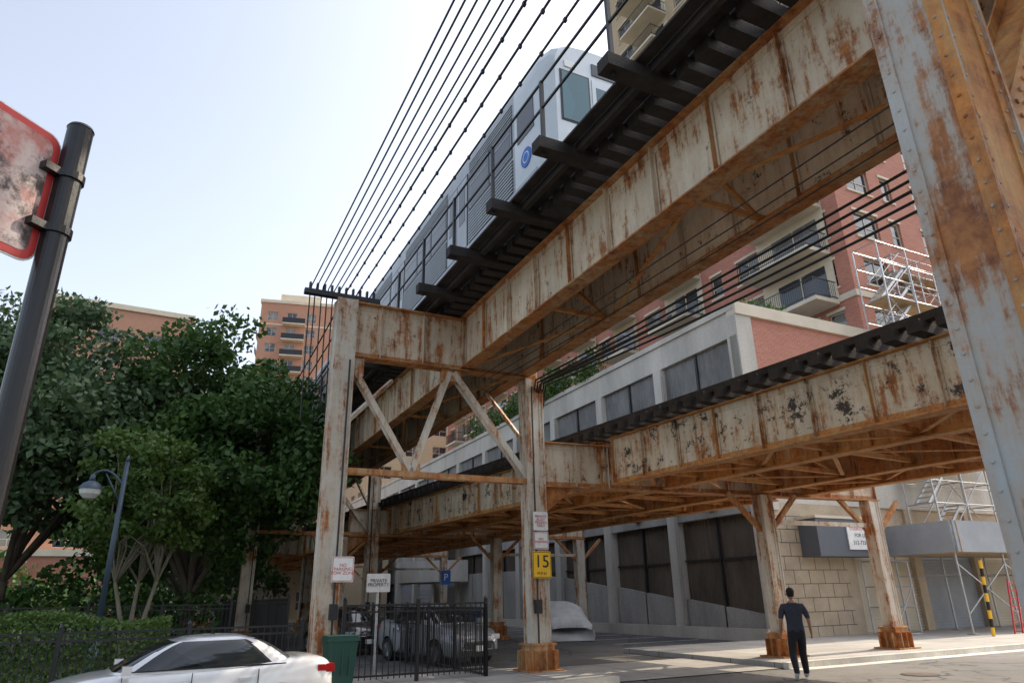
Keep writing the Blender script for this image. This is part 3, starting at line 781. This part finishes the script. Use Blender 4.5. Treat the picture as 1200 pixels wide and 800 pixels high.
for k in range(9):mb.cyl(F.P(.6,20.2+k*.03,.13+k*.28),F.P(.6,20.23+k*.03,.13+(k+1)*.28),.06,.06,10,k%2)
mb.build('pole',[m_yel,m_blk],e)
e=empty('step_ladder',F.P(1,23,0));mb=MB()
for n in(22,22.5):mb.beam(F.P(.9,n,.13),F.P(1.2,n+.9,2.0),.05,.08,0)
for k in range(7):mb.beam(F.P(.9,22,.13).lerp(F.P(1.2,22.9,2.0),(k+.5)/7),F.P(.9,22.5,.13).lerp(F.P(1.2,23.4,2.0),(k+.5)/7),.04,.04,0)
mb.build('rails_and_rungs',[m_red],e)
# ================================================================== TREES
tree((-17.2,24),7.6,(5.4,4.4,4.8),160,230,.24,m_leaf2,seed=3,tr=.26)
tree((-12.0,26.5),7.3,(4.3,4.2,5.1),185,230,.24,m_leaf,seed=5,tr=.28)
tree((-11.0,20.8),4.7,(2.0,1.9,2.1),60,170,.16,m_leaf3,m_bark2,seed=8,tr=.08,multi=3)
tree((-22,25),8.2,(5,4.5,5.8),130,210,.25,m_leaf2,seed=11,tr=.26)
tree((-15.5,34),7.0,(5.5,4.5,5.2),100,200,.28,m_leaf,seed=14,tr=.28)
tree((-20,44),6.5,(6,5,5.0),90,180,.30,m_leaf,seed=19,tr=.28)
tree((32,40),9,(4,4,5),70,180,.26,m_leaf3,seed=23)
pts=np.stack([rng.uniform(-80,-22,7000),rng.uniform(58,68,7000),np.zeros(7000)],1);pts[:,2]=rng.uniform(0,1,7000)*(5+2*np.sin(pts[:,0]*.5))
leafmesh('distant_trees',pts,.65,m_leaf)
k=9000;q=rng.uniform(0,1,size=(k,3));pts=np.array([F.P(13+a[0]*2,-26+a[1]*22,.1+a[2]*(2.6+.7*math.sin(a[1]*26))) for a in q]);leafmesh('shrubs',pts,.24,m_leaf)
k=14000;h=rng.uniform(-1,1,size=(k,3));ax=rng.integers(0,3,k)
for i in range(k):
    if rng.random()<.75:h[i,ax[i]]=np.sign(h[i,ax[i]])*rng.uniform(.85,1.04)
pts=np.array([F.P(2.1+q[0]*.8,-9.0+q[1]*3.0,.8+q[2]*.7+.12*math.sin(q[1]*6)) for q in h]);leafmesh('hedge',pts,.09,m_leaf3)
# ================================================================== FENCES
def fence(name,p0,p1,h,sp=.12,z0=.13,post=2.0):
    p0=V((p0[0],p0[1],0));p1=V((p1[0],p1[1],0));L=(p1-p0).length;f=Fr(p0,p1-p0);e=empty(name,(p0+p1)/2);mb=MB()
    n=int(L/sp)
    for i in range(n+1):
        s=i*L/n;f.box(mb,s-.009,s+.009,-.009,.009,z0+.08,z0+h-.0,0)
    for z in(z0+.15,z0+h-.15,z0+h-.02):f.box(mb,0,L,-.02,.02,z-.018,z+.018,0)
    n=max(1,round(L/post))
    for i in range(n+1):
        s=i*L/n;f.box(mb,s-.035,s+.035,-.035,.035,z0,z0+h+.08,0)
        c=f.P(s,0,z0+h+.08);mb.cyl(c,c+ZU*.06,.05,.01,6,0)
    mb.build('pickets_and_rails',[m_blk],e);return e
fence('iron_fence',F.P(.1,-3.5,0),F.P(.1,-16,0),1.15)
fence('iron_fence',F.P(-.3,-2.75,0),F.P(-.3,.40,0),1.5)
fence('iron_fence',F.P(-.3,.40,0),F.P(9,.40,0),1.5,z0=.02)
fence('iron_fence',F.P(7,-2.7,0),F.P(30,-2.7,0),1.8,z0=.02)
fence('iron_fence',F.P(10,-4,0),F.P(10,-26,0),1.6,z0=.1)
# ================================================================== STREET LAMP
lp=V((-10.45,18.3,0));el_=empty('street_lamp',lp);mb=MB()
mb.cyl(lp+ZU*.1,lp+ZU*.9,.15,.11,12,0);mb.cyl(lp+ZU*.9,lp+ZU*5.35,.08,.055,12,0);mb.cyl(lp+ZU*5.35,lp+ZU*5.5,.07,.02,10,0)
ad=V((-.93,-.36,0))
prev=lp+ZU*4.7
for k in range(1,11):
    t=k/10;p=lp+ad*(.75*t)+ZU*(4.7+.38*math.sin(t*math.pi*.75));mb.cyl(prev,p,.03,.03,8,0,False);prev=p
mb.cyl(lp+ZU*4.2,lp+ad*.45+ZU*5.0,.02,.02,6,0)
c=prev
mb.cyl(c,c-ZU*.18,.05,.09,12,0)
prof=[(.09,-.18),(.20,-.24),(.27,-.34),(.29,-.40)]
for a,b in zip(prof,prof[1:]):mb.cyl(c+ZU*a[1],c+ZU*b[1],a[0],b[0],16,0,False)
for a,b in zip([(.27,-.40),(.24,-.52),(.14,-.63)],[(.24,-.52),(.14,-.63),(.02,-.67)]):mb.cyl(c+ZU*a[1],c+ZU*b[1],a[0],b[0],16,1,False)
mb.build('pole_arm_and_luminaire',[M('lamp_pole_blue_grey',(.045,.07,.10),.45,0,.1,3,0),M('lamp_lens',(.6,.62,.6),.2,0,.05,3,0)],el_,True)
# ================================================================== SIGNS
pp=V((-1.44,1.89,0));ep=empty('parking_sign',pp);mb=MB()
mb.cyl(pp,pp+ZU*3.20,.039,.039,24,0);mb.cyl(pp+ZU*3.20,pp+ZU*3.21,.041,.036,24,0)
sd=V((.316,.949,0)).normalized();sn=V((.949,-.316,0)).normalized()
def rrect(c,xa,za,w,h,r,n=6):
    out=[]
    for (sx,sz,t0) in((1,1,0),(-1,1,90),(-1,-1,180),(1,-1,270)):
        for k in range(n+1):
            t=math.radians(t0+90*k/n);out.append(c+xa*(sx*(w/2-r)+r*math.cos(t))+za*(sz*(h/2-r)+r*math.sin(t)))
    return out
sc=pp-sd*.255+V((-.02,0,0))+ZU*2.91
def plate(mb,c,xa,za,w,h,r,nrm,th,m,mbk):
    a=rrect(c,xa,za,w,h,r);b=[p-nrm*th for p in a];mb.poly(a,m);mb.poly(list(reversed(b)),mbk)
    for i in range(len(a)):
        j=(i+1)%len(a);mb.poly([a[i],b[i],b[j],a[j]],mbk)
plate(mb,sc,sd,ZU,.46,.46,.05,sn,.004,1,3)
plate(mb,sc+sn*.0025,sd,ZU,.448,.448,.046,sn,.002,2,2)
plate(mb,sc+sn*.004,sd,ZU,.40,.40,.03,sn,.001,4,4)
for z in(-.10,.10):
    mb.beam(pp+ZU*(2.91+z),pp-sd*.09+ZU*(2.91+z),.03,.025,0)
    mb.cyl(pp+ZU*(2.897+z),pp+ZU*(2.923+z),.046,.046,16,0)
mb.build('pole_and_plate',[m_blk,m_signw,m_red,m_dark,m_worn],ep,False)
def colsign(name,s,n,z,w,h,bg,txt,sz,tm,border=None):
    e=empty(name,F.P(s,n,z));mb=MB();c=F.P(s,n,z);nr=-F.a
    plate(mb,c,F.n,ZU,w,h,.03,nr,.006,0,2)
    if border:
        plate(mb,c+nr*.003,F.n,ZU,w-.03,h-.03,.025,nr,.002,1,1);plate(mb,c+nr*.005,F.n,ZU,w-.055,h-.055,.02,nr,.001,0,0)
    mb.box(c-nr*.02,F.n,F.a,ZU,.05,.03,h*.9,2)
    mb.build('plate',[bg,border or bg,m_galv],e)
    if txt:text(txt,c+nr*.0075,F.n,ZU,sz,tm,e,ex=.0008)
    return e
e=colsign('speed_limit_sign',-.33,MN+.0,2.42,.50,.60,m_yel,'',.36,m_blk,m_blk)
text('15',F.P(-.339,MN,2.48),F.n,ZU,.40,m_blk,e,ex=.004);text('M.P.H.',F.P(-.339,MN,2.22),F.n,ZU,.10,m_blk,e)
colsign('warning_sign',-.33,MN,3.42,.40,.44,m_signw,'PRIVATE\nALLEY\nTRUCKS\nONLY',.085,m_red)
colsign('warning_sign',-.33,MN,2.97,.40,.40,m_signw,'NO\nPARKING',.08,m_red,m_red)
colsign('tow_zone_sign',-.34,LN+.25,2.32,.46,.5,m_signw,'NO\nPARKING\nTOW ZONE',.09,m_red,m_red)
e=colsign('notice_sign',1.9,-1.45,2.1,.58,.42,m_signw,'PRIVATE\nPROPERTY',.11,m_blk)
mb=MB();mb.cyl(F.P(1.95,-1.45,.1),F.P(1.95,-1.45,2.3),.03,.03,8,0);mb.build('post',[m_galv],e)
colsign('parking_permit_sign',14.75,5.2,2.6,.45,.6,m_blue,'P',.4,m_signw)
# ================================================================== BINS
def bin_(loc,yaw,mat,sc_=1):
    e=empty('wheelie_bin',loc,yaw,sc_);mb=MB();X=V((1,0,0));Y=V((0,1,0))
    b0=[(-.24,-.28),(.24,-.28),(.24,.24),(-.24,.24)];b1=[(-.31,-.36),(.31,-.36),(.31,.34),(-.31,.34)]
    lo=[V((a,b,.08)) for a,b in b0];hi=[V((a,b,1.0)) for a,b in b1]
    for i in range(4):
        j=(i+1)%4;mb.poly([lo[i],lo[j],hi[j],hi[i]],0)
    mb.poly(list(reversed(lo)),0)
    mb.box((0,-.01,.99),X,Y,ZU,.68,.76,.06,0);mb.box((0,-.01,1.04),X,Y,ZU,.62,.68,.05,0);mb.box((0,.40,1.02),X,Y,ZU,.5,.06,.06,0)
    for x in(-.28,.28):mb.cyl((x-.03,.28,.13),(x+.03,.28,.13),.13,.13,16,1)
    for x in(-.15,0,.15):mb.box((x,-.335,.6),X,Y,ZU,.03,.03,.6,0)
    mb.build('body_lid_wheels',[mat,m_rub],e,world=False)
bin_((-3.42,14.25,.13),.45,m_green,.9)
for k in range(2):
    p=F.P(22+k*.9,9.4+k*.6,.0);bin_(p,.4+k*.2,m_bluebin)
# ================================================================== CARS
def PAINT(name,c):
    m,nt,bs=newmat(name);bs.inputs['Base Color'].default_value=(*c,1);bs.inputs['Roughness'].default_value=.3;bs.inputs['Metallic'].default_value=.2
    bs.inputs['Coat Weight'].default_value=1;bs.inputs['Coat Roughness'].default_value=.04
    g=objc(nt);n=noise(nt,g,3,6,.6);nt.links.new(mix(nt,ramp(nt,n,.3,.8),c,[x*.86 for x in c]),bs.inputs['Base Color']);return m
m_alloy=M('alloy_wheel',(.4,.4,.42),.3,.8,.1,5,0)
m_tail=M('tail_light_red',(.45,.01,.01),.15,0,.1,5,0)
m_head=M('headlight_lens',(.6,.62,.65),.1,.3,.1,5,0)
def car(name,loc,yaw,paint,scale=1,hs=1.0):
    e=empty(name,loc,yaw,scale)
    st=[(-2.27,.60,.74),(-2.24,.72,.90),(-2.14,.80,1.02),(-1.95,.855,1.075),(-1.6,.885,1.07),(-1.0,.90,1.02),(-.2,.905,.98),(.6,.90,.96),(1.1,.895,.965),(1.5,.88,.92),(1.85,.84,.85),(2.08,.77,.76),(2.2,.66,.66),(2.26,.52,.56)]
    fr=[(0,0),(.55,0),(.88,.0),(.975,.15),(1,.38),(.995,.60),(.985,.66),(.965,.86),(.90,.965),(.80,1.0),(.45,1.015),(0,1.02)]
    mb=MB();rows_=[]
    for x,w,zd in st:
        zb=.20 if abs(x)<2.1 else .30
        half=[(w*a,zb+(zd*hs-zb)*b) for a,b in fr]
        rows_.append([V((x,-y,z)) for y,z in half]+[V((x,y,z)) for y,z in reversed(half[1:-1])])
    n=len(rows_[0])
    for r in rows_:mb.v+=[tuple(p) for p in r]
    for i in range(len(rows_)-1):
        for j in range(n):
            k=(j+1)%n;mb.f.append((i*n+j,(i+1)*n+j,(i+1)*n+k,i*n+k));mb.m.append(0)
    mb.f.append(tuple(reversed(range(n))));mb.m.append(0);b=(len(rows_)-1)*n;mb.f.append(tuple(b+j for j in range(n)));mb.m.append(0)
    body=mb.build('body',[paint,m_dark],e,True,world=False)
    sm=body.modifiers.new('s','SUBSURF');sm.levels=2;sm.render_levels=2
    cut=MB()
    for x in(-1.36,1.36):
        for y in(-1,1):cut.cyl((x,y*.55,.32),(x,y*1.2,.32),.37,.37,32,0)
    co=cut.build('cutter',[m_dark]);co.matrix_basis=e.matrix_basis
    bm_=body.modifiers.new('b','BOOLEAN');bm_.operation='DIFFERENCE';bm_.object=co;bm_.solver='EXACT'
    bpy.context.view_layer.update();dg=bpy.context.evaluated_depsgraph_get()
    me=bpy.data.meshes.new_from_object(body.evaluated_get(dg));body.modifiers.clear();body.data=me
    bpy.data.objects.remove(co,do_unlink=True)
    mb=MB();nA=96;ts=[0,.06,.12,.2,.35,.5,.65,.78,.86,.90,.94,1.0];ex=4.6
    rings=[]
    def se(a,p):return math.copysign(abs(a)**(2/p),a)
    for t in ts:
        xr=-1.78+.92*t**.85;xf=1.22-1.0*t**.92;bw=.80-.215*t**1.35;z=(.94+.455*math.sin(t*1.45)/math.sin(1.45))*hs
        cx=(xr+xf)/2;ax=(xf-xr)/2
        p=ex+1.0*(1-t)
        rings.append([V((cx+ax*se(math.cos(2*math.pi*i/nA),p),bw*se(math.sin(2*math.pi*i/nA),p),z+.012*(1-abs(se(math.sin(2*math.pi*i/nA),p)))) ) for i in range(nA)])
    top=rings[-1];cx=sum(p.x for p in top)/nA
    for q,(k,dz) in enumerate(((.92,.018),(.78,.034),(.55,.046),(.3,.052),(.08,.054))):
        rings.append([V((cx+(p.x-cx)*k,p.y*k,p.z+dz)) for p in top])
    for r in rings:mb.v+=[tuple(p) for p in r]
    for i in range(len(rings)-1):
        for j in range(nA):
            k=(j+1)%nA;m=0
            if i<len(ts)-1:
                t=(ts[i]+ts[i+1])/2;cpt=(rings[i][j]+rings[i][k]+rings[i+1][j]+rings[i+1][k])/4
                bw=.80-.215*t**1.35;side=abs(cpt.y)>bw*.93
                if .06<t<.86:
                    xr=-1.78+.92*t**.85;xf=1.22-1.0*t**.92;u=(cpt.x-xr)/(xf-xr)
                    if side:
                        if .17<u<.93 :m=1
                        if .17<u<.2 or .545<u<.575:m=2
                    elif abs(cpt.y)<bw*.86 and (u<.12 or u>.85):m=1
            mb.f.append((i*nA+j,i*nA+k,(i+1)*nA+k,(i+1)*nA+j));mb.m.append(m)
    b=(len(rings)-1)*nA;mb.f.append(tuple(b+i for i in range(nA)));mb.m.append(0)
    mb.build('greenhouse_roof_windows',[paint,m_cglass,m_blk],e,True,world=False)
    mb=MB();X=V((1,0,0));Y=V((0,1,0))
    for x in(-1.36,1.36):
        for y in(-1,1):
            mb.cyl((x,y*.64,.32),(x,y*.86,.32),.32,.32,32,0);mb.cyl((x,y*.80,.32),(x,y*.872,.32),.215,.20,24,1)
            for k in range(5):
                a=2*math.pi*k/5;mb.beam((x,y*.88,.32),(x+.2*math.cos(a),y*.875,.32+.2*math.sin(a)),.02,.05,1,up=Y)
            mb.cyl((x,y*.5,.32),(x,y*.66,.32),.365,.365,24,2)
    for y in(-1,1):
        mb.box((.98,y*.93,1.02*hs),X,Y,ZU,.13,.2,.13,3);mb.box((.92,y*.93,1.02*hs),X,Y,ZU,.012,.17,.1,5)
        mb.box((-2.17,y*.665,.87*hs),X,Y,ZU,.14,.26,.13,4);mb.box((-2.05,y*.80,.88*hs),X,Y,ZU,.22,.06,.10,4)
        mb.box((2.07,y*.62,.66*hs),X,Y,ZU,.2,.28,.12,6)
        for xd in(-.95,.05,1.02):mb.box((xd,y*.893,.62),X,Y,ZU,.01,.03,.62,2)
        for xd in(-.75,.22):mb.box((xd,y*.905,.80*hs),X,Y,ZU,.2,.04,.035,3)
        mb.box((-.25,y*.815,.985*hs),X,Y,ZU,2.3,.02,.018,2)
    mb.box((-2.29,0,.78*hs),X,Y,ZU,.02,.34,.16,7);mb.box((2.25,0,.50),X,Y,ZU,.06,.8,.16,2);mb.box((2.25,0,.35),X,Y,ZU,.08,1.2,.1,2);mb.box((2.285,0,.44),X,Y,ZU,.02,.34,.14,7)
    mb.box((-2.25,0,.36),X,Y,ZU,.06,1.2,.12,2)
    mb.build('wheels_lights_mirrors',[m_rub,m_alloy,m_blk,paint,m_tail,m_cglass,m_head,m_signw],e,world=False)
    return e
p_white=PAINT('pearl_white_paint',(.78,.78,.78));p_grey=PAINT('silver_grey_paint',(.36,.37,.38));p_dk=PAINT('dark_grey_paint',(.05,.055,.06))
car('parked_car',(-4.85,11.0,0),math.radians(180+32),p_white,.88)
car('parked_car',(-2.45,22.0,0),math.radians(-52),p_grey,1.0,1.08)
car('parked_car',(-6.2,26.4,0),math.radians(-55),p_dk,1.0,1.06)
e=empty('covered_car',F.P(12.6,9.6,0),math.radians(100));mb=MB()
prof=[(-2.2,.5),(-2.1,.85),(-1.6,1.0),(-1.0,1.4),(0,1.5),(.6,1.42),(1.2,1.05),(1.9,.9),(2.25,.6)]
n=18;rows_=[]
for x,h in prof:
    r=[]
    for k in range(n):
        t=math.pi*k/(n-1);w=.98+.06*math.sin(k*2.3+x*3);r.append((x+.03*math.sin(k*3.1),-w*math.copysign(abs(math.cos(t))**.5,math.cos(t)),.03+h*abs(math.sin(t))**.55))
    rows_.append(r);mb.v+=r
for i in range(len(prof)-1):
    for j in range(n-1):mb.f.append((i*n+j,(i+1)*n+j,(i+1)*n+j+1,i*n+j+1));mb.m.append(0)
mb.f.append(tuple(reversed(range(n))));mb.m.append(0);b=(len(prof)-1)*n;mb.f.append(tuple(b+i for i in range(n)));mb.m.append(0)
mb.build('fabric_cover',[M('car_cover_fabric',(.66,.66,.65),.8,0,.15,3,.5)],e,True,world=False)
# ================================================================== PERSON
def person(loc,yaw):
    e=empty('walking_man',loc,yaw)
    J=[];E=[];R=[]
    def j(p,r,par=None):
        J.append(p);R.append(r if isinstance(r,tuple) else (r,r))
        if par is not None:E.append((par,len(J)-1))
        return len(J)-1
    pel=j((0,0,.94),(.165,.125));sp=j((0,.005,1.12),(.16,.115),pel);ch=j((0,.0,1.32),(.19,.125),sp);nb=j((0,-.01,1.455),(.10,.08),ch);nk=j((0,.01,1.55),(.06,.06),nb)
    for sx,kn,an,toe in((-1,(-.12,.04,.50),(-.15,-.25,.16),(-.155,-.16,.045)),(1,(.11,.16,.50),(.13,.17,.09),(.15,.36,.045))):
        h=j((sx*.09,0,.84),(.11,.11),pel);k=j(kn,.08,h);m=j(tuple((V(kn)*.6+V(an)*.4)),.078,k);a=j(an,.06,m);t=j(toe,(.05,.04),a)
    hands=[]
    for sx,el,wr in((-1,(-.285,-.05,1.14),(-.29,.08,.90)),(1,(.285,-.03,1.14),(.32,.06,.90))):
        s=j((sx*.195,0,1.405),.075,ch);u=j((sx*.25,-.02,1.27),.066,s);q=j(el,.045,u);w=j(wr,.03,q)
        d=(V(wr)-V(el)).normalized();pm=V(wr)+d*.07;pi=j(tuple(pm),(.036,.022),w);hands.append((wr,pm,d,sx))
    me=bpy.data.meshes.new('body');me.from_pydata(J,E,[]);o=bpy.data.objects.new('body',me);link(o,e,False)
    sk=o.modifiers.new('k','SKIN');sk.use_smooth_shade=True
    for i,v in enumerate(me.skin_vertices[0].data):v.radius=R[i]
    me.skin_vertices[0].data[0].use_root=True
    ss=o.modifiers.new('s','SUBSURF');ss.levels=2
    bpy.context.view_layer.update();dg=bpy.context.evaluated_depsgraph_get();m2=bpy.data.meshes.new_from_object(o.evaluated_get(dg));o.modifiers.clear();o.data=m2
    m2.materials.clear()
    for m in(M('navy_tshirt',(.035,.04,.06),.9,0,.2,8,.3),M('black_trousers',(.012,.012,.014),.85,0,.2,8,.3),M('skin',(.36,.20,.13),.55,0,.08,8,0),M('white_trainers',(.5,.5,.5),.6,0,.1,8,0)):m2.materials.append(m)
    for p in m2.polygons:
        c=p.center;arm=abs(c.x)>.205 and c.z<1.36
        if arm:p.material_index=0 if c.z>1.17 else 2
        elif c.z<.10 or (c.y<-.14 and c.z<.14):p.material_index=3
        elif c.z<.93:p.material_index=1
        elif c.z<1.485:p.material_index=0
        else:p.material_index=2
    skin=m2.materials[2]
    for wr,pm,d,sx in hands:
        J=[];E=[]
        side=V((0,1,0))
        for k in range(4):
            b=pm+side*((k-1.5)*.019);L=(.07,.078,.074,.06)[k]
            i0=len(J);J+= [tuple(b),tuple(b+d*L*.5+V((-sx*.004,0,0))),tuple(b+d*L+V((-sx*.02,0,0)))];E+=[(i0,i0+1),(i0+1,i0+2)]
        i0=len(J);b=pm-d*.03+side*.03;J+=[tuple(b),tuple(b+side*.03+d*.03),tuple(b+side*.035+d*.06)];E+=[(i0,i0+1),(i0+1,i0+2)]
        me=bpy.data.meshes.new('fingers');me.from_pydata(J,E,[]);o=bpy.data.objects.new('fingers',me);link(o,e,False);me.materials.append(skin)
        o.modifiers.new('k','SKIN').use_smooth_shade=True
        for i,v in enumerate(me.skin_vertices[0].data):v.radius=(.009,.009);v.use_root=(i%3==0)
        o.modifiers.new('s','SUBSURF').levels=1
    import bmesh
    bm=bmesh.new();bmesh.ops.create_uvsphere(bm,u_segments=32,v_segments=24,radius=1)
    for v in bm.verts:
        x,y,z=v.co
        w=.077*(1-.18*max(0,-z));v.co=V((x*w,y*.096*(1-.1*max(0,-z))+(.012 if z<-.3 and y>0 else 0),z*.118))
        if y>.9 and abs(x)<.25 and -.35<z<.05:v.co.y+=.018*(1-abs(x)/.25)
    me=bpy.data.meshes.new('head');bm.to_mesh(me);bm.free()
    hair=M('dark_hair',(.012,.010,.009),.8,0,.3,30,.6)
    me.materials.append(skin);me.materials.append(hair)
    for p in me.polygons:
        c=p.center;p.use_smooth=True
        if c.z>.055 or (c.y<.02 and c.z>-.035) or (c.y<-.03 and c.z>-.06):p.material_index=1
    o=bpy.data.objects.new('head',me);o.location=(0,.02,1.655);link(o,e,False)
    mb=MB();X=V((1,0,0));Y=V((0,1,0))
    for x in(-1,1):
        mb.cyl((x*.074,.02,1.65),(x*.088,.012,1.652),.03,.022,10,0)
        mb.cyl((x*.028,.108,1.665),(x*.028,.114,1.665),.012,.009,10,1)
    mb.box((0,.108,1.598),X,Y,ZU,.045,.01,.01,2)
    mb.build('face_details',[skin,m_blk,M('lips',(.3,.1,.09),.5)],e,True,world=False)
    bm=bmesh.new();bmesh.ops.create_uvsphere(bm,u_segments=28,v_segments=18,radius=1)
    for v in list(bm.verts):
        if v.co.z<-.15 and v.co.y>-.2: v.co.z=-.15
        v.co=V((v.co.x*.084,v.co.y*.10-.01,v.co.z*.09))
    me=bpy.data.meshes.new('hair');bm.to_mesh(me);bm.free();me.materials.append(hair)
    for p in me.polygons:p.use_smooth=True
    o=bpy.data.objects.new('hair',me);o.location=(0,.008,1.70);link(o,e,False)
    return e
person((5.85,15.6,.01),math.radians(-8))
# ================================================================== WORLD / LIGHT
w=bpy.data.worlds.new('World');S.world=w;w.use_nodes=True;nt=w.node_tree
sky=nt.nodes.new('ShaderNodeTexSky');sky.sky_type='NISHITA';sky.sun_disc=False
az=math.radians(60);elv=math.radians(42)
sky.sun_elevation=elv;sky.sun_rotation=az;sky.dust_density=4.0;sky.air_density=1.0;sky.ozone_density=1.0
hs=nt.nodes.new('ShaderNodeHueSaturation');hs.inputs['Saturation'].default_value=.55;nt.links.new(sky.outputs[0],hs.inputs['Color'])
bg=nt.nodes['Background'];nt.links.new(hs.outputs[0],bg.inputs[0]);bg.inputs[1].default_value=.36
ld=bpy.data.lights.new('sun','SUN');ld.energy=5;ld.angle=math.radians(.5);ld.color=(1,.86,.66)
lo=bpy.data.objects.new('sun',ld);COL.objects.link(lo)
sdv=V((math.sin(az)*math.cos(elv),math.cos(az)*math.cos(elv),math.sin(elv)));lo.rotation_euler=sdv.to_track_quat('Z','Y').to_euler();lo.location=(0,0,80)
S.view_settings.view_transform='Standard';S.view_settings.look='None';S.view_settings.exposure=0
# ================================================================== CAMERA
cd=bpy.data.cameras.new('camera');co=bpy.data.objects.new('camera',cd);COL.objects.link(co)
cd.sensor_width=36;cd.lens=23.94;cd.clip_start=.05;cd.clip_end=3000
th=math.radians(20.6);ro=math.radians(1.16)
Fw=V((0,math.cos(th),math.sin(th)));U=V((0,-math.sin(th),math.cos(th)));Rr=V((1,0,0))
cr=Rr*math.cos(ro)-U*math.sin(ro);cu=Rr*math.sin(ro)+U*math.cos(ro)
mt=Matrix((cr,cu,-Fw)).transposed().to_4x4();mt.translation=V((0,0,1.7));co.matrix_world=mt
S.camera=co
